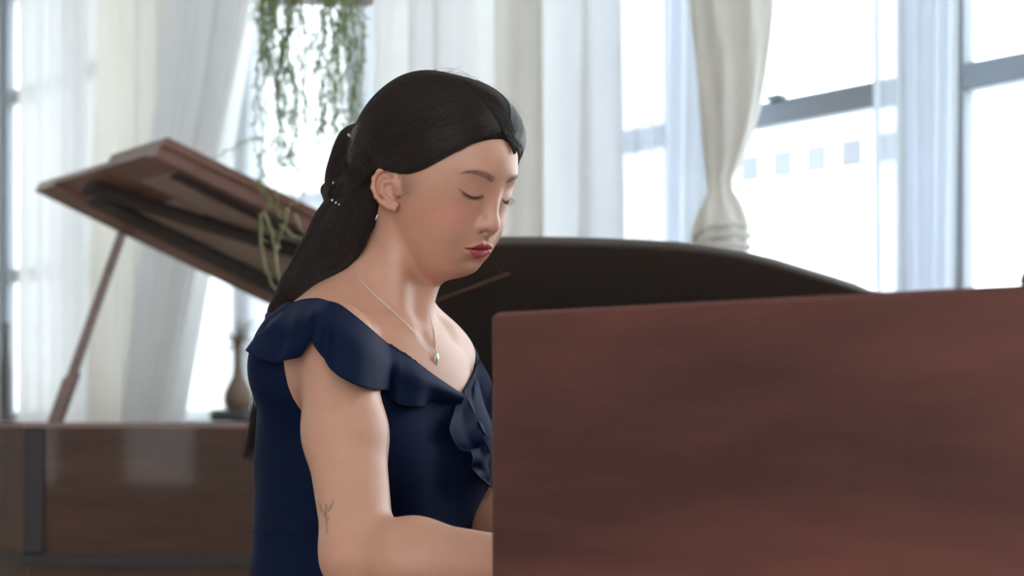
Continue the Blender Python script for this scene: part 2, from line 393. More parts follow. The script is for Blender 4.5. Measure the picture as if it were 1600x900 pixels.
# closed eyes: lid over the eyeball
EYE = {-1: ((.0163, .0179), (.0455, .0192)), 1: ((.0163, .0160), (.0423, .0150))}
def lash_u(aL, sgn):
    (a, ua), (b, ub) = EYE[sgn]; t = np.clip((aL-a)/(b-a), 0, 1); return ua+(ub-ua)*t-.0056*4*t*(1-t)*(1.12-.24*t)
for sgn in (-1, 1):
    body.add(hball((.0672, sgn*.0297, .0170 if sgn < 0 else .0155), (.0128, .0134, .0115)), .006)
    for t0, t1 in zip(np.linspace(.0, 1, 9)[:-1], np.linspace(0, 1, 9)[1:]):   # groove under the lashes
        pts = []
        for t in (t0, t1):
            l = .0163+.027*t; pts.append((np.interp(t, [0, .5, 1], [.0838, .0812, .0715]), sgn*l, lash_u(l, sgn)-.0012))
        body.add(hcone(pts[0], pts[1], .0010, .0010), .0025, 's')
# lips
for sgn in (-1, 1):
    up = [(.0815, .0222, -.0486, .0015), (.0868, .0155, -.0452, .0030), (.0874, .0090, -.0430, .0040), (.0880, .0035, -.0424, .0042), (.0878, 0, -.0432, .0040)]
    lo = [(.0815, .0218, -.0490, .0014), (.0845, .0155, -.0510, .0034), (.0838, .0085, -.0528, .0048), (.0842, 0, -.0532, .0052)]
    for ch in (up, lo):
        for p, q in zip(ch[:-1], ch[1:]):
            body.add(hcone((p[0], sgn*p[1], p[2]), (q[0], sgn*q[1], q[2]), p[3], q[3]), .0035)
seam = [(.0835, .0220, -.0486), (.0885, .0160, -.0474), (.0899, .0090, -.0482), (.0917, .0035, -.0475), (.0918, 0, -.0482)]
for sgn in (-1, 1):
    for p, q in zip(seam[:-1], seam[1:]):
        body.add(hcone((p[0], sgn*p[1], p[2]), (q[0], sgn*q[1], q[2]), .0010, .0010), .0022, 's')
# ears, traced on the near side and mirrored
helix = [(624, 286), (615, 272), (603, 264.5), (592, 268), (584.5, 279), (583, 293), (588, 307), (598, 317), (608, 324), (616, 326), (620, 319)]
anti = [(613, 283), (602, 284), (596, 291), (597, 301), (604, 309), (613, 314)]
EARV = [-.0745, -.079, -.083, -.0865, -.088, -.088, -.0865, -.084, -.081, -.079, -.077]
hx = [hl(x, y, l) for (x, y), l in zip(helix, EARV)]; an = [hl(x, y, l) for (x, y), l in zip(anti, (-.0795, -.0825, -.084, -.084, -.0825, -.0795))]; tr = [hl(621, 293, -.0765), hl(621, 302, -.0765)]
ec = hl(602, 295, -.0775)
eaxF = np.array(hx[8])-np.array(hx[2]); eaxF[1] = 0; eaxF /= np.linalg.norm(eaxF)
lobe = hl(611, 319, -.0795)
for sgn in (1, -1):
    mir = lambda p: (p[0], p[1]*sgn, p[2])
    nE = np.array([.30, -sgn*.954, 0]); aE = eaxF*np.array([1, sgn, 1]); aE = aE-nE*(aE@nE); aE /= np.linalg.norm(aE)
    ax = np.stack([aE, nE, np.cross(aE, nE)])@HR
    body.add(ellipsoid(h2w(mir(ec)), (.0225, .0050, .0160), ax), .005)
    for p, q in zip(hx[:-1], hx[1:]): body.add(hcone(mir(p), mir(q), .0027, .0027), .0025)
    for p, q in zip(an[:-1], an[1:]): body.add(hcone(mir(p), mir(q), .0021, .0021), .004)
    body.add(hcone(mir(tr[0]), mir(tr[1]), .0042, .0036), .006)
    body.add(hball(mir(lobe), (.0045, .0030, .0045)), .005)
    con = hl(611, 298, -.0865); body.add(hball(mir(con), (.0072, .0070, .0090)), .003, 's')
    fos = hl(606, 275, -.0880); body.add(hball(mir(fos), (.0068, .0038, .0026)), .003, 's')
head_only = Field(); head_only.prims = list(body.prims)

# neck and torso (body-local g forward / l left / z up, origin at the base of the neck)
torso = Field()
def bball(c, R): return ellipsoid(b2w(*c), R, BAX)
def bcone(a, b, r1, r2): return cone(b2w(*a), b2w(*b), r1, r2)
torso.add(bball((-.036, 0, -.185), (.112, .146, .190)), .05)
torso.add(bball((-.018, 0, -.085), (.082, .140, .075)), .06)
for s in (-1, 1):
    torso.add(bcone((-.040, s*.015, .02), (-.035, s*.125, -.040), .040, .030), .05)
    torso.add(bcone((-.025, s*.108, -.062), (-.025, s*(.135 if s < 0 else .118), -.076), .044, .042 if s < 0 else .038), .04)
    torso.add(bball((.038, s*.062, -.172), (.055, .056, .054)), .045)
    torso.add(bcone((.030, s*.010, -.030), (.022, s*.075, -.028), .0080, .0070), .022)
    torso.add(bcone((.022, s*.075, -.028), (-.012, s*.120, -.036), .0070, .0060), .022)
torso.add(bball((-.055, 0, -.36), (.104, .132, .16)), .07)
torso.add(bball((-.060, 0, -.49), (.130, .175, .110)), .06)
NK = h2w((-.034, 0, -.035))
neck = Field()
neck.add(cone(NK, b2w(-.036, 0, -.01), .047, .048), .03)
neck.add(cone(h2w((-.028, 0, -.080)), b2w(-.022, 0, -.015), .033, .035), .03)
for s in (-1, 1): neck.add(cone(h2w((-.022, s*.046, -.035)), b2w(.030, s*.014, -.035), .010, .007), .022)
for f in torso.prims: body.prims.append(f)
for i, f in enumerate(neck.prims): body.prims.append((f[0], f[1], .020, 'u'))
# notch at the base of the throat
body.add(ellipsoid(b2w(.070, 0, -.030), (.014, .009, .012), BAX), .012, 's')
# arms
SR, ER, WR = at(522, 532, 1.875), at(562, 868, 1.755), at(880, 893, 1.63)
SLf, EL_, WL = b2w(-.030, .126, -.086), at(784, 815, 2.08), at(985, 850, 1.93)
def arm(S, E, Wp, fwd, s, f):
    S, E, Wp = map(np.array, (S, E, Wp))
    m1 = S+(E-S)*.45
    f.add(cone(S, m1, .0445, .0435), .035); f.add(cone(m1, E, .0435, .0370), .02)
    f.add(cone(E, E+(Wp-E)*.28, .0375, .0410), .025); f.add(cone(E+(Wp-E)*.28, Wp, .0410, .026), .02)
    d = Wp-E; d = d/np.linalg.norm(d); side = np.cross(d, ZA); side /= np.linalg.norm(side)   # to her right
    palm = Wp+d*.045-ZA*.004
    ax = np.stack([d, side, np.cross(d, side)])
    f.add(ellipsoid(palm, (.052, .038, .0145), ax), .02)
    tips = []
    for i, (off, ln) in enumerate(((-.030, .060), (-.010, .074), (.011, .078), (.031, .070))):
        o = off if s < 0 else off
        r = palm+d*.040+side*(-o)*s*-1
        k1 = r+d*ln*.42+ZA*.008; k2 = k1+d*ln*.36-ZA*.016; t = k2+d*ln*.16-ZA*.020
        for a, b, r1, r2 in ((r-d*.015, k1, .0088, .0085), (k1, k2, .0085, .0078), (k2, t, .0076, .0066)): f.add(cone(a, b, r1, r2), .004)
        tips.append(t)
    th = palm-d*.018+side*s*.030*1.0
    t1 = th+d*.030+side*s*.018-ZA*.008; t2 = t1+d*.030-ZA*.010
    f.add(cone(th, t1, .012, .0095), .010); f.add(cone(t1, t2, .0095, .0075), .004)
    return tips
tipsR = arm(SR, ER, WR, BG, -1, body)
tipsL = arm(SLf, EL_, WL, BG, 1, body)
# legs, seated
SEAT = .485
legs = Field()
for s in (-1, 1):
    hip, knee, ank = b2w(.0, s*.085, SEAT+.085-NB[2]), b2w(.42, s*.085, .515-NB[2]), b2w(.40, s*.085, .085-NB[2])
    legs.add(cone(hip, knee, .080, .056), .03); legs.add(cone(knee, ank, .052, .034), .03)
    body.prims.append((*cone(hip, knee, .080, .056), .03, 'u')); body.prims.append((*cone(knee, knee+(ank-knee)*.3, .053, .055), .03, 'u')); body.prims.append((*cone(knee+(ank-knee)*.3, ank, .055, .034), .02, 'u'))
    body.prims.append((*cone(ank-ZA*.045-BG*.02, ank+BG*.13-ZA*.062, .034, .022), .02, 'u'))

hb0, hb1 = HBOX
gx = axis_grid([(-.42, hb0[0], .0050), (hb0[0], hb1[0]+.004, .0012), (hb1[0]+.004, .42, .0050)])
gy = axis_grid([(1.30, hb0[1], .0050), (hb0[1], hb1[1], .0012), (hb1[1], 2.42, .0050)])
gz = axis_grid([(-.005, .70, .009), (.70, hb0[2]-.003, .0042), (hb0[2]-.003, hb1[2], .0012), (hb1[2], hb1[2]+.01, .003)])
BV, BF = surface_nets(body.grid(gx, gy, gz), gx, gy, gz)

# skin tint in head-local coordinates (make-up, brows, tattoo ink, and crease shade painted at lips and lids)
HV = w2h(BV); hF, hL, hU = HV[:, 0], HV[:, 1], HV[:, 2]; aL = np.abs(hL); inh = (hF > .03) & (hU > -.13) & (hU < .12) & (aL < .08)
tint = np.tile(np.array([[.63, .338, .232]]), (len(BV), 1))
def blend(mask, c):
    global tint
    m = np.clip(mask, 0, 1)[:, None]; tint = tint*(1-m)+np.array(c)*m
blend(inh*.75*ga(aL, .046, .021)*ga(hU, -.012, .017), (.66, .24, .18))
blend(inh*.22*ga(aL, 0, .02)*ga(hU, -.012, .014), (.60, .30, .24))
blend(inh*.30*ga(aL, .029, .016)*ga(hU, .021, .009), (.47, .26, .20))
blend(.35*np.exp(-((hF+.008)/.022)**2-((hU+.002)/.026)**2)*(aL > .066), (.62, .27, .20))
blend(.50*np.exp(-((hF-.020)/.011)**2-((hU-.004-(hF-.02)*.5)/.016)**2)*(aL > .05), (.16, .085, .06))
def sstep(x, a, b): t = np.clip((x-a)/(b-a), 0, 1); return t*t*(3-2*t)
# lips
tL = np.clip(aL/.0224, 0, 1.2)
upb = np.interp(tL, [0, .16, .3, .6, .85, 1.0, 1.2], [-.0402, -.0388, -.0392, -.0424, -.0462, -.0486, -.0490])
lob = np.interp(tL, [0, .3, .6, .85, 1.0, 1.2], [-.0598, -.0588, -.0548, -.0508, -.0489, -.0490])
smu = np.interp(tL, [0, .16, .40, .71, 1.0], [-.0482, -.0475, -.0482, -.0474, -.0486])
lip = sstep(upb-hU, -.0006, .0008)*sstep(hU-lob, -.0008, .0010)*(aL < .0228)*(hF > .06)
blend(lip*(hU >= smu)*.95, (.38, .022, .050)); blend(lip*(hU < smu)*.92, (.52, .065, .088))
blend(lip*ga(hU, smu, .0012)*.8, (.12, .010, .016))  # shade of the closed lip seam painted into the colour
# lash line and brows
for sg in (-1, 1):
    lu = lash_u(aL, sg); on = inh*(hF > .05)*(np.sign(hL) == sg)
    inl = sstep(aL, .0155, .0175)*(1-sstep(aL, .0445, .0485))
    blend(on*inl*ga(hU, lu-.0004, .0015)*.98*np.interp(aL, [.016, .022, .04, .045], [.5, 1, 1, .4]), (.040, .022, .018))
    blend(on*inl*ga(hU, lu-.0030, .0016)*.30, (.34, .17, .13))
    blend(on*inl*ga(hU, lu+.0088, .0008)*.16, (.30, .15, .11))  # upper lid fold is only a darker line, crease shade as colour
    bu = np.interp(aL, [.008, .0135, .024, .0346, .044, .052], [.0365, .0376, .0412, .0426, .0408, .036])
    bw = np.interp(aL, [.008, .0125, .03, .045, .053], [.0, .0036, .0033, .0019, .0])
    blend(on*sstep(bw-np.abs(hU-bu), -.0014, .0012)*(bw > 0)*np.interp(aL, [.008, .014, .035, .053], [.1, .58, .56, .15]), (.125, .078, .062))
# faint mole on the cheek and small leaf tattoo behind the near elbow, drawn as ink on the skin
mole, _h = head_only.ray([679, 558.5], [327, 431])
blend(np.exp(-(((BV-mole[0])**2).sum(1))/.0010**2)*.5, (.14, .06, .04))
def ink(segs, wdt, c=(.14, .10, .085), k=.75):
    for pts in segs:
        P, ok = INKF.ray([p[0] for p in pts], [p[1] for p in pts])
        lo, hi = P.min(0)-.01, P.max(0)+.01; m = np.nonzero(((BV > lo) & (BV < hi)).all(1))[0]
        if len(m) == 0: continue
        Q = BV[m]; dm = np.full(len(m), 9.)
        for a, b in zip(P[:-1], P[1:]):
            d = b-a; h = np.clip(((Q-a)@d)/(d@d+1e-12), 0, 1); dm = np.minimum(dm, np.linalg.norm(Q-a-h[:, None]*d, axis=1))
        w_ = np.exp(-(dm/wdt)**2)*k; tint[m] = tint[m]*(1-w_[:, None])+np.array(c)*w_[:, None]

def skin_mat():
    m, nt, p, o = nodes_of('skin'); L = nt.links.new
    a = nt.nodes.new('ShaderNodeVertexColor'); a.layer_name = 'tint'
    tc = nt.nodes.new('ShaderNodeTexCoord'); n = nt.nodes.new('ShaderNodeTexNoise'); n.inputs['Scale'].default_value = 60; n.inputs['Detail'].default_value = 4; L(tc.outputs['Object'], n.inputs[0])
    hs = nt.nodes.new('ShaderNodeMapRange'); hs.inputs[3].default_value = .93; hs.inputs[4].default_value = 1.07; L(n.outputs[0], hs.inputs[0])
    mu = nt.nodes.new('ShaderNodeVectorMath'); mu.operation = 'SCALE'; L(a.outputs[0], mu.inputs[0]); L(hs.outputs[0], mu.inputs['Scale'])
    L(mu.outputs[0], p.inputs['Base Color'])
    p.inputs['Roughness'].default_value = .42; p.inputs['Specular IOR Level'].default_value = .55
    p.inputs['Subsurface Weight'].default_value = .18; p.inputs['Subsurface Radius'].default_value = (1, .35, .2); p.inputs['Subsurface Scale'].default_value = .006
    return m
M['skin'] = skin_mat()
person = empty('person', tuple(b2w(-.03, 0, SEAT-NB[2])), 'young woman in navy ruffled dress playing, head bowed, dark hair gathered in a low ponytail', 'person')
INKF = Field()
for a, b, c in ((SR, ER, WR), (SLf, EL_, WL)):
    INKF.add(cone(a, a+(b-a)*.45, .0445, .0435), .035); INKF.add(cone(a+(b-a)*.45, b, .0435, .0370), .02); INKF.add(cone(b, b+(c-b)*.28, .0375, .0410), .025); INKF.add(cone(b+(c-b)*.28, c, .0410, .026), .02)
ink([[(x+11, y) for x, y in q] for q in [[(497, 800), (499, 812), (500, 832)], [(497, 806), (490, 795), (487, 784)], [(490, 795), (490, 790)], [(497, 803), (496, 795), (499, 790), (500, 797), (497, 803)], [(499, 803), (505, 795), (510, 784), (503, 795)], [(498, 812), (503, 806)], [(499, 816), (502, 811)]]], .0011)
ink([[(748, 770), (751, 778), (757, 780), (762, 776), (764, 768), (761, 762)], [(741, 783), (746, 777)]], .0022)
body_o = mk_np('body', BV, BF, M['skin'], person, True, tint)

# ------------------------------------------------------------------ dress
VN, _h = torso.ray([718, 500], [614, 470]); vb, sb_ = w2b(VN[0]), w2b(VN[1])
NM = (sb_[2]-vb[2])/max(.05, abs(sb_[1]-vb[1]))
def neckline(X, Y, Z):
    l = (X-NB[0])*BL[0]+(Y-NB[1])*BL[1]; z = Z-NB[2]
    return (z-(vb[2]-.016+NM*np.abs(l-vb[1])))/math.sqrt(1+NM*NM)
dressf = Field(); dressf.prims = [p for p in torso.prims]
for p in legs.prims: dressf.prims.append((p[0], p[1], .05, 'u'))
dx = axis_grid([(-.42, .42, .0055)]); dy = axis_grid([(1.5, 2.40, .0055)]); dz = axis_grid([(.25, .72, .010), (.72, 1.10, .0045)])
DG = dressf.grid(dx, dy, dz)
zz = dz[None, None, :]
DG = DG-(.0048+.010*np.clip((.80-zz)/.1, 0, 1))
xx, yy = dx[:, None, None], dy[None, :, None]
# soft pull folds in the bodice
gg = (xx-NB[0])*BG[0]+(yy-NB[1])*BG[1]; ll = (xx-NB[0])*BL[0]+(yy-NB[1])*BL[1]
DG = DG+.0016*np.sin(ll*42+zz*26+3*np.sin(zz*13))*np.clip((.93-zz)/.05, 0, 1)
DG = np.maximum(DG, neckline(xx, yy, zz)); DG = np.maximum(DG, .28-zz)
DV, DF = surface_nets(DG.astype(np.float32), dx, dy, dz)
def dress_mat():
    m, nt, p, o = nodes_of('navy_crepe'); L = nt.links.new
    tc = nt.nodes.new('ShaderNodeTexCoord'); n = nt.nodes.new('ShaderNodeTexNoise'); n.inputs['Scale'].default_value = 700; L(tc.outputs['Object'], n.inputs[0])
    b = nt.nodes.new('ShaderNodeBump'); b.inputs['Strength'].default_value = .06; b.inputs['Distance'].default_value = .001; L(n.outputs[0], b.inputs['Height']); L(b.outputs[0], p.inputs['Normal'])
    p.inputs['Base Color'].default_value = (.0024, .0088, .036, 1); p.inputs['Roughness'].default_value = .75; p.inputs['Specular IOR Level'].default_value = .14
    p.inputs['Sheen Weight'].default_value = .05; p.inputs['Sheen Tint'].default_value = (.35, .5, 1, 1); p.inputs['Sheen Roughness'].default_value = .4
    return m
M['navy'] = dress_mat()
dress = mk_np('dress', DV, DF, M['navy'], person, True); dress['label'] = 'navy blue off-shoulder dress with a ruffled V neckline'
# waist seam
ws = []
for k in range(60):
    w_ = 2*math.pi*k/59; q = b2w(-.055+.125*math.cos(w_), .16*math.sin(w_), 0); q[2] = at(0, 826, 2.0)[2]
    ws.append(q)
ws = np.array(ws)
for _ in range(6):
    n_ = dressf.normal(ws); n_[:, 2] = 0; ws = ws-n_*np.clip(dressf.at(ws)-.0055, -.03, .03)[:, None]
MB().tube(ws, .0010, 6, False).build('waist_seam', M['navy'], dress, True)

allf = Field(); allf.prims = list(head_only.prims)
bigf = Field(); bigf.prims = [p for p in body.prims[len(head_only.prims):len(head_only.prims)+len(torso.prims)+len(neck.prims)]]
for a, b, c, r1, r2, r3 in ((SR, ER, WR, .0445, .0370, .026), (SLf, EL_, WL, .0445, .0370, .026)):
    bigf.add(cone(a, a+(b-a)*.45, r1, .0435), .035); bigf.add(cone(a+(b-a)*.45, b, .0435, r2), .02); bigf.add(cone(b, b+(c-b)*.28, .0375, .0410), .025); bigf.add(cone(b+(c-b)*.28, c, .0425, r3), .02)
def sheet(name, rows, nu, nv, fold=None, mat='navy', par=None, thick=.0016):
    """rows: list of polylines (each an array of the same count of 3D points), lofted smoothly, given thickness"""
    rows = [np.asarray(r, float) for r in rows]
    def resample(a, n):
        m = len(a); t = np.linspace(0, m-1, n); i = np.clip(t.astype(int), 0, m-2); f = (t-i)[:, None]
        g = lambda k: a[np.clip(k, 0, m-1)]
        p0, p1, p2, p3 = g(i-1), g(i), g(i+1), g(i+2)
        return .5*((2*p1)+(-p0+p2)*f+(2*p0-5*p1+4*p2-p3)*f**2+(-p0+3*p1-3*p2+p3)*f**3)
    R_ = np.stack([resample(r, nu) for r in rows]); G = np.stack([resample(R_[:, i], nv) for i in range(nu)], 1)   # nv x nu x 3
    if fold is not None: G = fold(G)
    du = np.gradient(G, axis=1); dv = np.gradient(G, axis=0); N = np.cross(du, dv); N /= np.linalg.norm(N, axis=-1, keepdims=True)+1e-9
    V = np.concatenate([(G+N*thick/2).reshape(-1, 3), (G-N*thick/2).reshape(-1, 3)]); F = []; n0 = nv*nu
    for j in range(nv-1):
        for i in range(nu-1):
            q = j*nu+i; F += [(q, q+1, q+nu+1, q+nu), (n0+q, n0+q+nu, n0+q+nu+1, n0+q+1)]
    ed = [j*nu for j in range(nv)], [j*nu+nu-1 for j in range(nv)], list(range(nu)), list(range((nv-1)*nu, nv*nu))
    for e in ed:
        for a, b in zip(e[:-1], e[1:]): F.append((a, b, n0+b, n0+a))
    return mk(name, V, F, M[mat], par or dress, True)
def lift(pts, out, dflt=None):
    """points on the sight lines, held `out` metres in front of the body surface there"""
    P, hit = bigf.ray([p[0] for p in pts], [p[1] for p in pts]); Yv = P[:, 1].copy()
    good = np.nonzero(hit)[0]; Yv = np.interp(np.arange(len(pts)), good, Yv[good])
    o = out if hasattr(out, '__len__') else [out]*len(pts)
    return np.array([at(p[0], p[1], y-q) for p, y, q in zip(pts, Yv, o)])
tp = [(444, 486), (456, 475), (470, 469), (485, 467), (500, 467), (515, 471), (532, 477), (556, 495), (580, 515), (603, 535), (624, 550), (646, 563), (680, 588), (716, 612)]
bt = [(397, 551), (418, 563), (446, 567), (468, 556), (486, 533), (499, 551), (519, 579), (551, 599), (586, 609), (606, 611), (619, 629), (643, 635), (680, 632), (717, 631)]
T_ = lift(tp, [.012, .016, .024, .032, .034, .028, .016, .010, .009]+[.006]*5); B_ = lift(bt, [.012, .014, .018, .020, .016, .022, .024, .022, .016, .008, .022, .020, .012, .008])
B_[0, 1] = B_[3, 1]-.0; B_[1, 1] = B_[3, 1]-.012; B_[2, 1] = B_[3, 1]-.012
T_[0, 1] = max(T_[0, 1], T_[3, 1]); B_[0, 1] += .02
# continue around the back of the shoulder
Tb = [T_[0]-BG*.10+BL*.07-ZA*.012, T_[0]-BG*.05+BL*.02]; Bb = [B_[0]-BG*.045+BL*.13-ZA*.02, B_[0]-BG*.02+BL*.06-ZA*.015]
T2 = np.concatenate([Tb, T_]); B2 = np.concatenate([Bb, B_])
m1p = [(a[0]*.66+b[0]*.34, a[1]*.66+b[1]*.34) for a, b in zip(tp, bt)]; m2p = [(a[0]*.32+b[0]*.68, a[1]*.32+b[1]*.68) for a, b in zip(tp, bt)]
mid1 = T2*.66+B2*.34; mid2 = T2*.32+B2*.68
for mm, mp, oo in ((mid1, m1p, .024), (mid2, m2p, .022)):
    q = lift(mp, oo); mm[2:, 0:3] = np.where((q[:, 1] < mm[2:, 1])[:, None], q, mm[2:])
c_in = b2w(-.03, -.02, -.10)
for mm, k in ((mid1, .005), (mid2, .004)):
    d = mm-c_in; d[:, 2] *= .3; d /= np.linalg.norm(d, axis=1, keepdims=True); mm += d*k
def foldA(G):
    nv, nu, _ = G.shape; v = np.linspace(0, 1, nv)[:, None]; u = np.linspace(0, 1, nu)[None, :]
    d = G-c_in; d[..., 2] *= .4; d /= np.linalg.norm(d, axis=-1, keepdims=True)
    a = (.0045*np.sin(u*44+1.2)+.0030*np.sin(u*73))*v**1.3
    return G+d*a[..., None]
sheet('shoulder_ruffle', [T2, mid1, mid2, B2], 150, 22, foldA)
# cascade of the ruffle down the front, two overlapping flounces
def flounce(name, left, spine, right, oL, oS, oR, wav, ph):
    A, Bq, Cc = lift(left, oL), lift(spine, oS), lift(right, oR)
    def fo(G):
        nv, nu, _ = G.shape; v = np.linspace(-1, 1, nv)[:, None]; u = np.linspace(0, 1, nu)[None, :]
        vd = G-np.array([0, 0, CAMZ]); vd /= np.linalg.norm(vd, axis=-1, keepdims=True)
        return G+vd*(wav*np.sin(u*15+ph+v*1.2)*np.abs(v)**1.0)[..., None]
    return sheet(name, [A, (A+Bq)/2, Bq, (Bq+Cc)/2, Cc], 60, 21, fo)
flounce('front_flounce', [(716, 616), (710, 642), (702, 668), (708, 688), (719, 703), (735, 707)], [(719, 614), (722, 640), (724, 664), (731, 684), (742, 698), (752, 706)], [(725, 613), (737, 638), (747, 662), (755, 682), (761, 697), (766, 707)], [.008, .022, .036, .030, .014, .024], .012, [.010, .014, .012, .022, .028, .024], .004, .5)
flounce('front_flounce', [(724, 612), (733, 630), (742, 648), (750, 665), (757, 678), (764, 684)], [(738, 588), (746, 610), (754, 635), (761, 657), (767, 674), (770, 684)], [(748, 560), (762, 586), (772, 612), (780, 640), (785, 664), (784, 682)], .014, .014, .012, .005, 2.0)
flounce('front_flounce', [(735, 704), (738, 716), (737, 730), (746, 742), (757, 752), (768, 763)], [(748, 700), (754, 715), (757, 730), (762, 742), (768, 752), (774, 760)], [(760, 690), (767, 705), (772, 722), (776, 737), (780, 748), (784, 757)], [.030, .034, .018, .030, .026, .020], .018, .022, .004, 3.5)
# far shoulder strap
fs_t = lift([(722, 612), (733, 594), (741, 576), (744, 562)], [.004]*4); fs_b = lift([(728, 616), (742, 600), (750, 584), (752, 570)], [.002]*4)
sheet('shoulder_strap', [fs_t, (fs_t+fs_b)/2-YA*.004, fs_b], 24, 8)

# ------------------------------------------------------------------ necklace
def chain(pts, out=.0022):
    P = lift(pts, out); return P
c1 = chain([(556, 428), (566, 441), (585, 460), (610, 483), (635, 506), (658, 530), (672, 545), (680, 552)]); c2 = chain([(671, 488), (674, 502), (679, 520), (681, 538), (681, 552)])
M['silver'] = plain('silver', (.80, .76, .72), .45, metal=.7)
M['pearl'] = plain('pearl', (.82, .78, .72), .25, coat=.5)
neckl = MB().tube(c1, .0006, 6).tube(c2, .0006, 6).build('necklace', M['silver'], person, True); neckl['label'] = 'thin silver chain necklace with a small pendant'
pc = lift([(682, 560)], .004)[0]
pd = MB().lathe(pc, [(.0008, .0070), (.0030, .0050), (.0042, .0020), (.0040, -.0015), (.0026, -.0055), (.0008, -.0085)], 10, BL, BG*.6, ZA)
pd.tube([pc+ZA*.0065, pc+ZA*.009], .0012, 6).build('pendant', M['silver'], neckl, True)

# ------------------------------------------------------------------ hair
hairf = Field()
hairf.add(hball((-.020, 0, .036), (.108, .0875, .0985)), .01)
hairf.add(hball((.030, 0, .068), (.060, .066, .058)), .04)
def blob(px, py, L, r, k=.02): hairf.add(ellipsoid(h2w(hl(px, py, L)), r if hasattr(r, '__len__') else (r,)*3, HR), k)
hairf.add(hcone(hl(662, 184, 0), hl(574, 247, 0), .0435, .035), .03)
blob(560, 222, -.005, (.020, .026, .020), .02); blob(549, 214, -.012, (.010, .014, .010), .008)
blob(550, 252, -.005, (.022, .028, .024), .02); blob(542, 280, -.005, (.022, .028, .024), .02)
blob(516, 297, -.012, (.0105, .014, .0105), .005); blob(528, 310, -.01, (.014, .018, .013), .010)
blob(562, 310, -.01, (.034, .042, .036), .03)
TAIL = [(560, 325, 2.000, .040), (535, 368, 1.995, .037), (503, 412, 1.99, .031), (470, 452, 1.985, .023), (445, 490, 1.99, .017), (430, 545, 1.995, .011), (420, 600, 1.995, .008), (408, 660, 1.995, .0045), (396, 715, 2.0, .0015)]
TP = [at(a, b, c+.01) for a, b, c, r in TAIL]
for i in range(len(TP)-1): hairf.add(cone(TP[i], TP[i+1], TAIL[i][3], TAIL[i+1][3]), .018)
# hairline: the line that runs from the parting over the temple to the ear; hair thins towards it
hp, _h = hairf.ray([783, 745, 700, 660, 632, 612], [204, 214, 236, 258, 272, 266]); hq = w2h(hp)
o_ = np.argsort(hq[:, 2]); HLs = lambda U: np.interp(U, hq[o_, 2], hq[o_, 0])
skull = Field(); skull.prims = head_only.prims[:2]
def hloc(X, Y, Z):
    x, y, z = X-HT[0], Y-HT[1], Z-HT[2]; return [x*HR[i, 0]+y*HR[i, 1]+z*HR[i, 2] for i in range(3)]
def thin(X, Y, Z):
    F, L, U = hloc(X, Y, Z); d = 9.
    for f, bb, k, op in skull.prims: d = Field.comb(d, f(X, Y, Z), k, op) if not np.isscalar(d) else f(X, Y, Z)
    b_ = HLs(U)-F; t = .0030+np.clip(b_/.045, 0, 1)**.8*.030+np.maximum(0, b_-.045)*2.5+np.maximum(0, -.01-U)*3
    return -(d-t)
hairf.add((thin, (np.array([-.2, 1.86, 1.16]), np.array([.06, 2.16, 1.40]))), .006, 's')
PARTPX = [(785, 205), (776, 187), (763, 168), (749, 151), (736, 137), (723, 127)]
PP, _h = hairf.ray([p[0] for p in PARTPX], [p[1] for p in PARTPX])
xh = axis_grid([(-.33, .03, .0024)]); yh = axis_grid([(1.86, 2.16, .0024)]); zh = axis_grid([(.90, 1.375, .0024)])
HG = hairf.grid(xh, yh, zh)
Xg, Yg, Zg = xh[:, None, None], yh[None, :, None], zh[None, None, :]
Fh_, Lh_, Uh_ = hloc(Xg, Yg, Zg)
lim = HLs(Uh_)+np.where(Lh_ > 0, .012, 0.0)*np.clip(Lh_/.05, 0, 1)
lim = np.where(Uh_ < hq[:, 2].min(), np.minimum(lim, -.012-(hq[:, 2].min()-Uh_)*.25), lim)
HG = smax(HG, ((Fh_-lim)*.8).astype(np.float32), .004)
EC_ = hl(602, 291, -.085); HG = smax(HG, -(np.sqrt(((Fh_-EC_[0]-.002)/.0225)**2+((Lh_+.090)/.026)**2+((Uh_-EC_[2])/.0285)**2)-1).astype(np.float32)*.018, .004)
for a_, b_ in zip(PP[:-1], PP[1:]): HG = smax(HG, -cone(a_, b_, .0016, .0016)[0](Xg, Yg, Zg), .004).astype(np.float32)   # parting
HVt, HFc = surface_nets(HG, xh, yh, zh)
def hair_mat(name, rough, spec, k=1.0):
    m, nt, p, o = nodes_of(name); L = nt.links.new
    p.inputs['Base Color'].default_value = (.017, .0105, .009, 1); p.inputs['Roughness'].default_value = rough; p.inputs['Specular IOR Level'].default_value = spec
    tc = nt.nodes.new('ShaderNodeTexCoord'); n = nt.nodes.new('ShaderNodeTexNoise'); n.inputs['Scale'].default_value = 220; L(tc.outputs['Object'], n.inputs[0])
    r = nt.nodes.new('ShaderNodeValToRGB'); r.color_ramp.elements[0].color = (.011*k, .0078*k, .0072*k, 1); r.color_ramp.elements[1].color = (.036*k, .025*k, .021*k, 1); L(n.outputs[0], r.inputs[0]); L(r.outputs[0], p.inputs['Base Color'])
    return m
M['hair'] = hair_mat('dark_brown_hair', .42, .24); M['hairbase'] = hair_mat('dark_hair_mass', .7, .10, .95); M['lash'] = plain('brow_and_lash_hair', (.060, .038, .030), .6)
hair = mk_np('hair', HVt, HFc, M['hairbase'], person, True); hair['label'] = 'dark brown hair parted in the middle, twisted into a low ponytail'

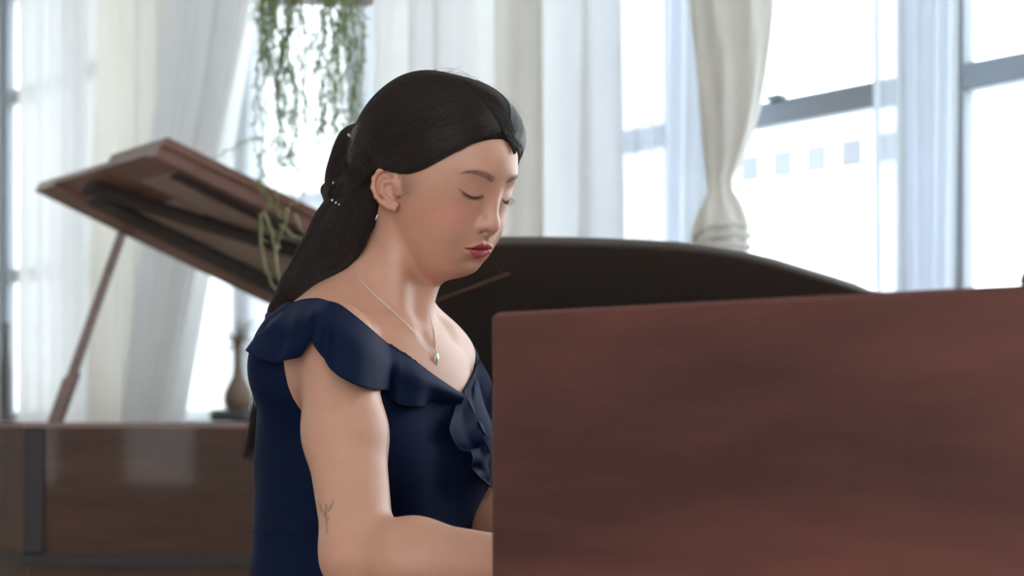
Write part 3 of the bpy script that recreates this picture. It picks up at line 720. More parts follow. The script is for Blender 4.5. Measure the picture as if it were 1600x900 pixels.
def tubes(P, rad):   # P: N x n x 3 strands -> one triangular-tube mesh
    N, n, _ = P.shape; T = np.gradient(P, axis=1); T /= np.linalg.norm(T, axis=-1, keepdims=True)+1e-9
    ref = P-(HT+np.array([-.02, 0, 0])); a = np.cross(T, ref); a /= np.linalg.norm(a, axis=-1, keepdims=True)+1e-9; b = np.cross(a, T)
    V = np.stack([P+(a*math.cos(w_)+b*math.sin(w_))*rad[..., None] for w_ in (math.pi/2, math.pi*7/6, math.pi*11/6)], 2).reshape(-1, 3)
    base = (np.arange(N)[:, None]*n+np.arange(n-1)[None, :])*3; F = []
    for k in range(3):
        j = (k+1) % 3; F.append(np.stack([base+k, base+j, base+3+j, base+3+k], -1).reshape(-1, 4))
    return V, np.concatenate(F)
def guide(pts, n=18):
    P, hit = hairf.ray([p[0] for p in pts], [p[1] for p in pts]); g = np.nonzero(hit)[0]; Y = np.interp(np.arange(len(pts)), g, P[g, 1])
    P = np.array([at(p[0], p[1], y) for p, y in zip(pts, Y)]); d = np.concatenate([[0], np.cumsum(np.linalg.norm(np.diff(P, axis=0), axis=1))]); t = np.linspace(0, d[-1], n)
    return np.stack([np.interp(t, d, P[:, k]) for k in range(3)], 1)
GN = [[(783, 206), (745, 217), (700, 239), (660, 260), (632, 269), (608, 258), (585, 261), (565, 284), (540, 300)],
      [(779, 194), (735, 203), (690, 225), (640, 248), (595, 262), (560, 280), (535, 298)],
      [(769, 177), (725, 188), (680, 208), (630, 232), (585, 252), (555, 268), (532, 288)],
      [(754, 157), (710, 162), (660, 182), (615, 208), (580, 232), (556, 252), (534, 272)],
      [(741, 142), (692, 142), (642, 160), (605, 184), (577, 210), (558, 232), (540, 255)],
      [(727, 131), (685, 127), (645, 140), (608, 164), (582, 190), (564, 210), (552, 226)],
      [(712, 121), (676, 118), (640, 126), (606, 150), (580, 177), (562, 195), (549, 208)]]
GF = [[(785, 204), (792, 214), (798, 226), (802, 240)], [(777, 189), (790, 203), (800, 222), (806, 238)], [(764, 170), (782, 182), (797, 203), (806, 224)], [(748, 152), (770, 162), (792, 184), (804, 208)], [(730, 133), (755, 142), (780, 162), (798, 188)]]
GB = [[(566, 215), (550, 232), (537, 252), (525, 275), (515, 290)], [(580, 235), (560, 255), (543, 275), (528, 295), (515, 305)], [(596, 258), (576, 275), (558, 293), (540, 312), (527, 322)]]
GT = [[(588, 300), (586, 318), (582, 345), (560, 395), (525, 432), (488, 458)], [(575, 280), (568, 312), (556, 348), (530, 395), (498, 435), (468, 465)],
      [(558, 285), (548, 312), (535, 345), (510, 390), (480, 432), (456, 468)], [(545, 290), (533, 318), (514, 345), (488, 385), (462, 425), (443, 465)], [(532, 305), (520, 326), (502, 350), (477, 388), (453, 424), (436, 462)]]
def fan(guides, N, spread=.0, rg=RNG, off=(-.0004, .0014), n=18):
    G = np.stack([guide(g, n) for g in guides]); t = rg.uniform(0, len(guides)-1.001, N); i = t.astype(int); f = (t-i)[:, None, None]
    P = G[i]*(1-f)+G[i+1]*f
    k = rg.uniform(-1, 1, (N, 1, 3))*spread; ph = rg.uniform(0, 6.28, (N, 1)); s_ = np.linspace(0, 1, n)[None, :]
    P = P+k*np.sin(s_*math.pi)[..., None]; P[..., 2] += .0012*np.sin(s_*7+ph)
    st = rg.uniform(0, .06, (N, 1)); P = hairf.project(P.reshape(-1, 3), 0, 4).reshape(P.shape)
    nn = hairf.normal(P.reshape(-1, 3)).reshape(P.shape); o = rg.uniform(off[0], off[1], (N, 1))*np.sin(np.clip(s_*1.1, 0, 1)*math.pi*.95)**.5
    return P+nn*o[..., None]
S1 = fan(GN, 3400, .004)
m_ = w2h(S1[:1900].reshape(-1, 3)); m_[:, 1] *= -1; S2 = h2w(m_).reshape(1900, 18, 3); S2 = hairf.project(S2.reshape(-1, 3), .0006, 3).reshape(S2.shape)
S3 = fan(GT, 1500, .004, off=(-.0005, .0022)); S5 = fan(GF, 700, .002); S6 = fan(GB, 900, .006, off=(-.0005, .003))
strands = []
for P in (S1, S2, S3, S5, S6):
    r = RNG.uniform(.00022, .00045, (len(P), 1))*np.interp(np.linspace(0, 1, P.shape[1]), [0, .1, .85, 1], [.5, 1, 1, .4])[None, :]; strands.append(tubes(P, r))
# long tail strands falling behind the shoulder, and fly-away hairs
def tail(N, n=20):
    out = []
    for _ in range(N):
        a = RNG.uniform(0, 6.28); q = math.sqrt(RNG.uniform(0, 1)); i0 = RNG.choice([2, 3, 3]); ex = RNG.uniform(.6, 1.25); pts = []
        for k, p in enumerate(TP[i0:]):
            r = TAIL[i0+k][3]*1.12+.002*k; pts.append(p+np.array([math.cos(a), math.sin(a)*.8, .2*math.sin(a)])*q*r+RNG.normal(0, .0012*(k+1)**.5, 3))
        pts = np.array(pts); t = np.linspace(0, min(len(pts)-1, (len(pts)-1)*ex), n); out.append(np.stack([np.interp(t, np.arange(len(pts)), pts[:, c]) for c in range(3)], 1))
    return np.array(out)
S4 = tail(520); sm = np.ones(5)/5
S4[:, 2:-2] = sum(S4[:, i:S4.shape[1]-4+i] for i in range(5))/5
strands.append(tubes(S4, RNG.uniform(.0003, .0006, (520, 1))*np.linspace(1, .35, 20)[None, :]))
def fly(pts, n=14, Y=2.0):
    P = np.array([at(p[0], p[1], Y) for p in pts]); t = np.linspace(0, len(P)-1, n); i = np.clip(t.astype(int), 0, len(P)-2); f = (t-i)[:, None]; g = lambda k: P[np.clip(k, 0, len(P)-1)]
    return .5*(2*g(i)+(-g(i-1)+g(i+1))*f+(2*g(i-1)-5*g(i)+4*g(i+1)-g(i+2))*f**2+(-g(i-1)+3*g(i)-3*g(i+1)+g(i+2))*f**3)
FL = [fly(p, Y=y) for p, y in (
    ([(760, 384), (768, 400), (778, 418), (792, 437)], 1.93), ([(764, 377), (772, 385), (780, 396)], 1.93),
    ([(640, 126), (670, 112), (700, 106), (722, 112), (738, 124)], 2.0), ([(600, 150), (630, 122), (668, 109)], 2.0), ([(700, 112), (735, 118), (760, 135), (776, 150)], 2.02),
    ([(745, 137), (775, 148), (797, 172), (808, 198)], 2.03), ([(806, 205), (812, 225), (806, 246)], 2.05), ([(560, 190), (575, 170), (600, 148)], 2.0), ([(541, 212), (560, 186), (590, 160)], 2.0),
    ([(525, 250), (512, 255), (503, 268), (507, 282)], 1.98), ([(530, 240), (515, 243), (507, 254)], 1.98), ([(520, 318), (495, 345), (478, 362)], 1.97), ([(528, 326), (505, 352), (488, 372)], 1.97), ([(524, 322), (508, 338), (500, 352)], 1.97),
    ([(641, 299), (632, 304), (622, 309), (606, 320)], 1.905), ([(445, 470), (430, 490), (412, 503)], 1.96), ([(450, 478), (432, 495), (418, 500)], 1.96), ([(448, 474), (425, 497), (405, 512)], 1.96),
    ([(436, 560), (418, 590), (404, 622), (398, 655)], 1.96), ([(432, 570), (410, 600), (398, 625)], 1.96), ([(425, 590), (402, 640), (392, 690), (388, 745)], 1.98), ([(420, 600), (405, 660), (390, 720)], 1.99))]
for _ in range(120):   # short baby hairs along the crown outline
    t = RNG.uniform(0, 1); x = np.interp(t, [0, .2, .4, .6, .8, 1], [545, 600, 650, 700, 750, 800]); y = np.interp(x, [545, 565, 600, 640, 690, 735, 770, 795, 806], [206, 185, 150, 123, 113, 133, 160, 185, 212])
    dx_, dy_ = RNG.normal(18, 14), RNG.normal(-2, 4); FL.append(fly([(x, y+4), (x+dx_*.5, y-3+dy_*.6), (x+dx_, y+abs(dx_)*.25*np.sign(x-690)*(1 if dx_ > 0 else -1)+dy_)], 14, 2.0+RNG.uniform(-.01, .03)))
wx, wy_ = RNG.uniform(622, 660, 60), RNG.uniform(262, 276, 60); W1 = np.stack([wx, wx+RNG.uniform(-6, 4, 60), wx+RNG.uniform(-14, 2, 60)]); W2 = np.stack([wy_, wy_+14, wy_+RNG.uniform(22, 40, 60)])
P, _h = allf.ray(W1.ravel(), W2.ravel()); P = P.reshape(3, 60, 3)   # sideburn wisps in front of the ear
for i in range(5): FL.append(np.stack([np.interp(np.linspace(0, 2, 14), [0, 1, 2], P[:, i, k]) for k in range(3)], 1)-YA*.0006)
FL = np.array(FL); rr = np.full((len(FL), 1), .00013); rr[:22] = .00022; rr[-5:] = .00008; strands.append(tubes(FL, rr*np.linspace(1, .4, 14)[None, :]))
vo = 0; SV, SF = [], []
for v_, f_ in strands: SV.append(v_); SF.append(f_+vo); vo += len(v_)
hs = mk_np('hair_strands', np.concatenate(SV), np.concatenate(SF), M['hair'], hair, True); hs['kind'] = 'stuff'
# brows and lashes
def brow_hairs():
    out = []
    for sg in (-1, 1):
        for _ in range(60):
            a = RNG.uniform(.011, .051); u = np.interp(a, [.008, .0135, .024, .0346, .044, .052], [.0365, .0376, .0412, .0426, .0408, .036]); wd = np.interp(a, [.01, .0135, .03, .045, .053], [.0022, .0026, .0022, .0013, .0005])
            u += RNG.uniform(-1, 1)*wd; ln_ = RNG.uniform(.004, .0075); sl = np.interp(a, [.01, .02, .035, .05], [.9, .5, -.05, -.5])
            out.append([(.088-.35*(a+q*ln_*.8)**2*10, sg*(a+q*ln_*.85), u+q*ln_*sl*.5) for q in (0, .5, 1)])
    P = h2w(np.array(out).reshape(-1, 3)); P = allf.project(P, .0003, 6).reshape(-1, 3, 3); P[:, 2] += allf.normal(P[:, 2])*.0006
    return P
def lash_hairs():
    out = []; ks = [(sg, t) for sg in (-1, 1) for t in np.linspace(.06, 1, 32)]
    q = np.array([h2w((np.interp(t, [0, .5, 1], [.0870, .0850, .0765]), sg*(.0163+.026*t), float(lash_u(np.array(.0163+.026*t), sg))-.0002)) for sg, t in ks]); q = allf.project(q, .0002, 8); LP = {(sg, round(t, 4)): p for (sg, t), p in zip(ks, q)}
    for sg in (-1, 1):
        for t in np.linspace(.06, 1, 32):
            l = .0163+.026*t; u = lash_u(np.array(l), sg)-.0002; p0 = LP[(sg, round(t, 4))]
            d = HR[0]*(.85-.25*t)+HR[1]*sg*(t-.40)*.9-HR[2]*.42; d /= np.linalg.norm(d); L_ = (.0045+.003*t)*RNG.uniform(.8, 1.1)
            out.append([p0, p0+d*L_*.55-HR[2]*.0004, p0+d*L_+HR[2]*.0008+HR[0]*.0008])
    return np.array(out)
for nm, P, r in (('eyebrow_hairs', brow_hairs(), .00009), ('eyelashes', lash_hairs(), .00013)):
    v_, f_ = tubes(P, np.full((len(P), 1), r)*np.array([[1, .9, .4]])); o = mk_np(nm, v_, f_, M['lash'], hair, True); o['kind'] = 'stuff'
# hair jewels and the small earring
for i, (x, y, r, Y) in enumerate(((545, 211, .0020, 1.985), (548, 213, .0016, 1.982), (521, 286, .0017, 1.985), (519, 313, .0016, 1.985), (525, 317, .0016, 1.983), (530, 320, .0015, 1.982))):
    c = at(x, y, Y); P_, _h = hairf.ray([x], [y]); c = at(x, y, P_[0, 1]-.001) if _h[0] else c
    MB().lathe(c, [(r*math.sin(k*math.pi/6)+1e-5, -r*math.cos(k*math.pi/6)) for k in range(7)], 10).build('hair_pearl', M['pearl'], hair, True)
c = at(587.5, 340, 1.905); P_, _h = allf.ray([588], [340]); c = at(587, 340, (P_[0, 1] if _h[0] else 1.91)-.006)
er = MB().tube([c-ZA*.003, c+ZA*.003+XA*.002], .0010, 6).build('earring', M['silver'], person, True); er['label'] = 'tiny silver earring'

# ------------------------------------------------------------------ upright piano in front (mahogany side towards the viewer)
PA = math.radians(38); PG = np.array([math.cos(PA), -math.sin(PA), 0]); PL = np.array([math.sin(PA), math.cos(PA), 0])
PC = np.array([(765-800)/FPX*1.5, 1.5, 0]); PTOP = CAMZ+172/FPX*1.5
piano = empty('upright_piano', tuple(PC+PG*.3+PL*.64), 'reddish mahogany upright piano, its plain side panel filling the right foreground', 'piano')
def pbox(name, m, x0, x1, y0, y1, z0, z1, bev=.003, par=None): return MB().box(PC, PG, PL, ZA, x0, x1, y0, y1, z0, z1, bev).build(name, M[m], par or piano)
KW = 1.225
pbox('side_panel', 'mahogany', 0, .64, 0, .032, 0, PTOP, .004)
pbox('side_panel', 'mahogany', 0, .64, KW+.032, KW+.064, 0, PTOP, .004)
pbox('back_panel', 'mahogany', .60, .635, .032, KW+.032, .05, PTOP)
pbox('key_bed', 'mahogany', .01, .60, .032, KW+.032, .64, .695)
pbox('key_slip', 'mahogany', .012, .03, .032, KW+.032, .695, .725)
pbox('lower_panel', 'mahogany', .28, .31, .032, KW+.032, .08, .64)
pbox('fallboard', 'mahogany', .205, .225, .032, KW+.032, .695, .86)
pbox('upper_panel', 'mahogany', .25, .275, .032, KW+.032, .86, PTOP)
pbox('music_shelf', 'mahogany', .10+.10, .25, .032, KW+.032, .86, .875)
pbox('top_lid', 'mahogany', .24, .62, .032, KW+.032, PTOP-.024, PTOP-.002)
kw = KW/52
for i in range(52): pbox('white_key', 'ivory', .032, .20, .032+i*kw+.0006, .032+(i+1)*kw-.0006, .705, .728, .0015)
for i in range(51):
    if (i % 7) in (1, 2, 4, 5, 6): pbox('black_key', 'ebony', .085, .20, .032+(i+1)*kw-.0055, .032+(i+1)*kw+.0055, .729, .740, .002)
for y in (.60, .66, .72): pbox('pedal', 'brass', .20, .30, y-.012, y+.012, .03, .045)
# raised music desk standing on the lid
dk = MB(); ax2 = PG*math.sin(.38)+ZA*math.cos(.38); ay2 = PG*math.cos(.38)-ZA*math.sin(.38)
dk.box(PC+PG*.486+ZA*PTOP, ay2, PL, ax2, 0, .016, .002, KW+.05, 0, .26, .003).build('music_desk', M['mahogany'], piano)

# bench
bench = empty('piano_bench', tuple(b2w(-.03, 0, -NB[2])), 'dark piano bench under the seated woman', 'bench')
bo = b2w(-.03, 0, -NB[2])
MB().box(bo, BG, BL, ZA, -.17, .17, -.28, .28, SEAT-.070, SEAT-.018, .012).build('seat', M['felt'], bench)
MB().box(bo, BG, BL, ZA, -.15, .15, -.26, .26, SEAT-.12, SEAT-.070, .004).build('apron', M['darkwood'], bench)
for a in (-1, 1):
    for b in (-1, 1): MB().box(bo, BG, BL, ZA, a*.13-.02, a*.13+.02, b*.24-.02, b*.24+.02, 0, SEAT-.12, .004).build('leg', M['darkwood'], bench)

# ------------------------------------------------------------------ brown grand piano at the left, lid up
def yb(px, Y): return (px-800)/FPX*Y
grand = empty('grand_piano', (-.8, 4.9, 0), 'polished brown grand piano at the left with its lid propped open', 'piano')
RT, RB = .948, .60
case = [(-1.286, 4.40), (.45, 4.40), (.05, 5.30), (-2.02, 5.34), (-1.98, 5.27)]
outer = [(-1.286, 4.40), (.45, 4.40), (-.18, 5.36), (-2.03, 5.36)]
def inset(poly, d):
    n = len(poly); out = []
    for i in range(n):
        p0, p1, p2 = [np.array(poly[(i+k) % n], float) for k in (-1, 0, 1)]
        e1 = (p1-p0)/np.linalg.norm(p1-p0); e2 = (p2-p1)/np.linalg.norm(p2-p1)
        n1, n2 = np.array([-e1[1], e1[0]]), np.array([-e2[1], e2[0]]); b = n1+n2; out.append(p1+b*d/(b@n1))
    return out
def ring(name, poly, d, z0, z1, m, par):
    inn = inset(poly, d); n = len(poly)
    V = [(p[0], p[1], z0) for p in poly]+[(p[0], p[1], z1) for p in poly]+[(p[0], p[1], z0) for p in inn]+[(p[0], p[1], z1) for p in inn]; F = []
    for i in range(n):
        j = (i+1) % n; F += [(i, j, n+j, n+i), (2*n+j, 2*n+i, 3*n+i, 3*n+j), (n+i, n+j, 3*n+j, 3*n+i), (j, i, 2*n+i, 2*n+j)]
    return mk(name, V, F, M[m], par)
rim = ring('rim', outer, .055, RB, RT, 'walnut', grand)
ring('rim_edge_moulding', inset(outer, -.006), .05, RT-.012, RT+.002, 'lidwood', rim)
ring('base_moulding', inset(outer, -.010), .05, RB-.028, RB, 'darkwood', rim)
ring('lower_case', inset(outer, .006), .05, RB-.10, RB-.026, 'walnut', grand)
# corner pilaster at the near corner
MB().box((-1.286, 4.40, 0), np.array([1, 0, 0]), np.array([0, 1, 0]), ZA, -.004, .052, -.010, .02, RB, RT-.012, .006).build('corner_post', M['darkwood'], grand)
inn = inset(outer, .05)
MB().prism([(p[0], p[1], RB+.05) for p in inn], (0, 0, .03)).build('soundboard', M['lidpanel'], grand)
MB().prism([(p[0], p[1], RB+.20) for p in inset(outer, .16)], (0, 0, .02)).build('iron_plate', M['gold'], grand)
for (x, y) in ((-1.05, 4.6), (.1, 4.6), (-1.5, 5.15), (-.2, 5.15)):
    MB().lathe((x, y, 0), [(.03, 0), (.03, .05), (.022, .07), (.035, .12), (.055, .40), (.06, RB-.12), (.065, RB-.10)], 12).build('leg', M['walnut'], grand, True)
# lid, traced through its corners: near free corner LN, far free corner LF
LN, LF = at(245, 240, 4.60), at(57, 292, 5.31)
LF[2] = LN[2] = (LN[2]+LF[2])/2
e1 = np.array([.487, 0, -.2355]); e1 /= np.linalg.norm(e1); e2 = LF-LN; l2 = np.linalg.norm(e2); e2 = e2/l2
en = np.cross(e1, e2); en /= np.linalg.norm(en); en = en if en[2] > 0 else -en
LEN = (LN[2]-.965)/-e1[2]
def lid(name, m, a0, a1, b0, b1, n0, n1, par=None, bev=.003, sk=0):
    c = [LN+e1*(a+sk*(b-b0))+e2*b+en*k for k in (n0, n1) for a, b in ((a0, b0), (a1, b0), (a1, b1), (a0, b1))]
    return MB().hexa(c).build(name, M[m], par or grand)
lidb = lid('lid', 'lidwood', 0, LEN, 0, l2, 0, .022)
lid('front_flap', 'lidwood', .0, LEN*.9, -.012, .36, .024, .050)
lid('lid_rail', 'lidwood', 0, LEN, l2-.15, l2, -.012, 0, lidb)
lid('lid_rail', 'lidwood', 0, LEN, 0, .05, -.012, 0, lidb)
lid('lid_panel', 'lidpanel', .10, LEN*.8, .055, .30, -.006, 0, lidb)
lid('lid_panel', 'lidpanel', .22, LEN*.8, .33, l2-.29, -.006, 0, lidb)
b1_ = [(.05, .51), (.05, .61), (.70, .16), (.70, .06)]
MB().hexa([LN+e1*a+e2*b+en*k for k in (-.03, -.004) for a, b in b1_]).build('lid_brace', M['darkwood'], lidb)
lid('lid_brace', 'darkwood', .12, LEN*.9, l2-.285, l2-.165, -.022, -.003, lidb)
lid('lid_brace', 'darkwood', .10, LEN*.6, .05, .10, -.02, -.003, lidb)
pa, pb = at(196, 352, 5.33), at(86, 662, 5.335)
pm = pb+(pa-pb)*.26
MB().box(pb, np.array([1, 0, .3])/1.044, YA, (pa-pb)/np.linalg.norm(pa-pb), -.018, .018, -.012, .012, 0, np.linalg.norm(pa-pb)*1.0, .003).build('prop_stick', M['lidwood'], grand)
MB().box(pb, np.array([1, 0, .3])/1.044, YA, (pm-pb)/np.linalg.norm(pm-pb), -.027, .027, -.016, .016, -.004, np.linalg.norm(pm-pb)*.95, .004).build('prop_hinge', M['lidwood'], grand)

# ------------------------------------------------------------------ black grand piano behind the player, curved lid up
bgp = empty('grand_piano', (.55, 3.5, 0), 'black grand piano behind the player, its curved lid raised in front of the windows', 'piano')
HY, HZ, SL = 3.92, 1.0, .411
def onlid(px, py, ex=0):
    kx, kz = (px-800)/FPX, (HOR-py)/FPX; Y = (HZ+SL*HY-CAMZ)/(kz+SL); return np.array([kx*Y, Y, CAMZ+kz*Y])
topl = [(600, 402), (660, 392), (720, 387), (780, 385), (850, 385), (920, 386.5), (1000, 389.5), (1060, 393), (1110, 399), (1160, 407), (1210, 419), (1260, 434), (1300, 446), (1335, 457), (1380, 477), (1430, 505), (1490, 540)]
free = [onlid(*p) for p in topl]
hinge = [np.array([free[-1][0]+.1, HY, HZ]), np.array([free[0][0]-.05, HY, HZ])]
ln = np.array([0, SL, 1]); ln = ln/np.linalg.norm(ln)
lb = MB().prism(free+hinge, ln*.02).build('lid', M['blacklac'], bgp)
# rounded edge of the lid, a pale bar imitating a light streak on the underside
MB().tube([p+ln*.010 for p in free], .0105, 8).build('lid_edge', M['blacklac'], lb, True)
f0 = free[2]; MB().tube([at(676, 472, 3.44), at(795, 428, 3.26)], .0035, 6).build('lid_light_streak', M['lidwood'], lb)
foot = [(p[0], max(p[1], 3.0)) for p in free]
foot = foot+[(free[-1][0]+.08, HY), (free[0][0]-.03, HY)]
foot = foot[::1]
ring('rim', foot, .05, .64, .985, 'blacklac', bgp)
MB().prism([(p[0], p[1], .70) for p in inset(foot, .05)], (0, 0, .03)).build('soundboard', M['lidpanel'], bgp)
for (x, y) in ((-.05, 3.45), (.9, 3.75), (.5, 3.35)):
    MB().lathe((x, y, 0), [(.03, 0), (.03, .06), (.035, .12), (.055, .5), (.06, .64)], 12).build('leg', M['blacklac'], bgp, True)
ps = onlid(1345, 468); MB().tube([(ps[0], ps[1]+.02, .985), ps], .009, 8).build('prop_stick', M['blacklac'], bgp)

# ------------------------------------------------------------------ curtains (cloth sheets hung along the window wall)
def curtain(name, m, top, bot, off, amp, folds, label, z0=.02, z1=3.42, seed=0, ph=0, group=None, flare=1.0, ytop=0, ybot=650, nz=26):
    rg = np.random.default_rng(seed); nu = max(40, int(folds*14)); V = []; F = []
    uA, uB = wu(top[0], off), wu(top[1], off); vA, vB = wu(bot[0], off), wu(bot[1], off)
    zt = CAMZ+(HOR-ytop)/FPX*wy(sum(top)/2, off); zb = CAMZ+(HOR-ybot)/FPX*wy(sum(bot)/2, off)
    k = rg.uniform(.6, 1.4, 64); w0 = rg.uniform(.75, 1.25, int(folds)+3); ce = np.cumsum(np.concatenate([[0], w0])); ce = ce/ce[int(folds)]
    t = np.linspace(0, 1, nu+1); phs = np.interp(t, ce, np.arange(len(ce)))*2*math.pi+ph
    am = np.interp(t*folds, np.arange(64), k)
    for iz in range(nz+1):
        z = z1+(z0-z1)*iz/nz; s = (zt-z)/(zt-zb)
        a, b = uA+(vA-uA)*s, uB+(vB-uB)*s
        if s < 0: a, b = uA, uB
        wv = amp*am*(np.sin(phs+.25*math.sin(z*1.7+seed))+.28*np.sin(2.3*phs+1.1+z*.5)*k[5])*(1+.25*(flare-1)*s)
        sh = amp*.5*np.cos(phs*.5+z*.6)
        for i in range(nu+1): V.append(W(a+(b-a)*t[i]+sh[i]*.4, off+wv[i], z))
    for iz in range(nz):
        for i in range(nu): q = iz*(nu+1)+i; F.append((q, q+1, q+nu+2, q+nu+1))
    o = mk(name, V, F, M[m], None, True); tag(o, label, 'curtain', group); return o
curtain('sheer_curtain', 'sheerd', (26, 175), (26, 175), -.30, .035, 6, 'thin see-through white curtain panel at the far left window', seed=3)
curtain('curtain', 'drape', (160, 268), (150, 262), -.38, .06, 4, 'cream drape with straight folds behind the raised brown lid', seed=5)
curtain('curtain', 'drapew', (262, 402), (205, 275), -.58, .055, 5, 'white drape sweeping down to the left behind the propped lid', seed=8)
curtain('sheer_curtain', 'sheerl', (330, 610), (250, 610), -.03, .008, 9, 'very fine white sheer curtain behind the hanging plant', z0=SILL+.01, seed=13)
curtain('curtain', 'drapew', (594, 785), (594, 785), -.28, .065, 4, 'white drape with broad folds behind the woman\'s head', seed=21, ph=.6)
curtain('curtain', 'drape', (770, 838), (770, 838), -.41, .035, 1.6, 'narrow cream drape fold just right of the woman\'s head', seed=22, ph=2.2)
curtain('curtain', 'drapeb', (828, 955), (828, 955), -.28, .06, 2.6, 'smooth pale drape panel between the cream fold and the sheer', seed=25, ph=1.0)
curtain('sheer_curtain', 'sheer', (957, 1110), (957, 1100), -.22, .02, 6, 'light sheer curtain left of the knotted drape', seed=31)
curtain('sheer_curtain', 'sheer', (1358, 1500), (1364, 1492), -.26, .02, 5, 'narrow sheer curtain hanging before the grey window post', seed=37)

# knotted drape
def knot():
    off = -.52; rg = np.random.default_rng(5)
    prof = [(-60, 1078, 1214), (0, 1079, 1208), (60, 1084, 1203), (120, 1089, 1196), (170, 1093, 1186), (215, 1098, 1174), (250, 1101, 1160), (280, 1104, 1146), (298, 1106, 1146), (310, 1100, 1152), (328, 1090, 1161), (348, 1084, 1168), (370, 1081, 1171), (392, 1082, 1170), (410, 1090, 1162), (440, 1092, 1160), (560, 1086, 1166), (700, 1082, 1172), (900, 1080, 1176)]
    n = 72; V = []; F = []
    for r, (py, x0, x1) in enumerate(prof):
        cx = (x0+x1)/2; Yc = wy(cx, off); z = CAMZ+(HOR-py)/FPX*Yc; hw = (x1-x0)/2/FPX*Yc; c = np.array([(cx-800)/FPX*Yc, Yc, z])
        vw = np.array([c[0], c[1], 0]); vw /= np.linalg.norm(vw); sd = np.array([vw[1], -vw[0], 0])
        rd = min(hw*.75, .095)
        bul = 1 if 300 < py < 400 else 0
        for k in range(n):
            w_ = 2*math.pi*k/n; tw = .012*py if py < 320 else 3.8+.004*py
            fo = 1+(.16*math.sin(7*w_+tw)+.07*math.sin(13*w_-tw*1.3))*(1 if not bul else .55)
            fo2 = 1+.12*math.sin(7*w_+tw)
            V.append(c+sd*hw*math.cos(w_)*(1+.25*(fo-1))-vw*rd*math.sin(w_)*fo*fo2+ZA*(.012*bul*math.sin(3*w_+1)))
    for r in range(len(prof)-1):
        for k in range(n):
            j = (k+1) % n; F.append((r*n+k, r*n+j, r*n+n+j, r*n+n+k))
    root = empty('knotted_curtain', tuple(W(wu(1120, off), off, 0)), 'cream drape tied in a big knot in front of the right window', 'curtain')
    o = mk('drape', V, F, M['drape'], root, True)
    # cloth bands wrapped around the knot
    for (py0, py1, x0, x1, dz, rr) in ((372, 350, 1088, 1168, .02, .009), (388, 366, 1086, 1171, -.014, .011), (402, 384, 1087, 1170, .010, .011)):
        pts = []
        for k in range(17):
            w_ = math.pi*(k/16*1.2-.1); py = py0+(py1-py0)*k/16-10*math.sin(w_); px = (x0+x1)/2-(x1-x0)/2*math.cos(w_)
            Yc = wy((x0+x1)/2, off)-.055*math.sin(w_)-.01
            pts.append(at(px, py, Yc))
        MB().tube(pts, [rr*(.75+.25*math.sin(k*.9)) for k in range(17)], 8).build('knot_wrap', M['drape'], root, True)
knot()

# ------------------------------------------------------------------ curtain rod, outside world
tag(MB().tube([W(UA, -.36, 3.45), W(UB+.6, -.36, 3.45)], .014, 10).build('curtain_rod', M['darkwood'], None, True), 'dark rod along the window wall carrying the curtains', 'curtain rod')

# ------------------------------------------------------------------ hanging plant on a wooden shelf board
def leaf_mat(name, c):
    m, nt, p, o = nodes_of(name); L = nt.links.new; nt.nodes.remove(p)
    tc = nt.nodes.new('ShaderNodeTexCoord'); n = nt.nodes.new('ShaderNodeTexNoise'); n.inputs['Scale'].default_value = 30; L(tc.outputs['Object'], n.inputs[0])
    mx = nt.nodes.new('ShaderNodeMixRGB'); mx.inputs[1].default_value = (*[q*.7 for q in c], 1); mx.inputs[2].default_value = (*[q*1.25 for q in c], 1); L(n.outputs[0], mx.inputs[0])
    d = nt.nodes.new('ShaderNodeBsdfDiffuse'); t = nt.nodes.new('ShaderNodeBsdfTranslucent'); x = nt.nodes.new('ShaderNodeMixShader'); x.inputs[0].default_value = .35
    L(mx.outputs[0], d.inputs[0]); L(mx.outputs[0], t.inputs[0]); L(d.outputs[0], x.inputs[1]); L(t.outputs[0], x.inputs[2]); L(x.outputs[0], o.inputs[0]); return m
M['vine'] = leaf_mat('vine_green', (.37, .46, .22)); M['tendril'] = leaf_mat('pale_tendril', (.42, .43, .27)); M['terracotta'] = plain('clay', (.30, .15, .09), .8)
PY = 4.0
plant = empty('hanging_plant', tuple(at(480, -20, PY)), 'trailing green vine plant hanging from a wooden shelf board above the woman\'s hair', 'plant')
sb0, sb1 = at(395, 7, PY), at(568, 7, PY)
sb0[2] = CAMZ+(HOR-9)/FPX*(PY+.30)
MB().box((0, PY, sb0[2]), XA, YA, ZA, sb0[0], sb1[0], .06, .30, 0, .025, .003).build('shelf_board', M['lidwood'], plant)
for px in (402, 560):
    for y in (PY+.07, PY+.29):
        p = at(px, 0, PY); MB().tube([(p[0], y, sb0[2]+.02), (p[0]*.98, PY+.18, CEIL)], .003, 6).build('hanging_cord', M['tendril'], plant)
MB().lathe((at(478, 0, PY)[0], PY+.18, sb0[2]+.025), [(.055, 0), (.075, .12), (.082, .13), (.082, .15), (.07, .15), (.065, .13), (.0, .13)], 20).build('pot', M['terracotta'], plant, True)
rg = random.Random(4)
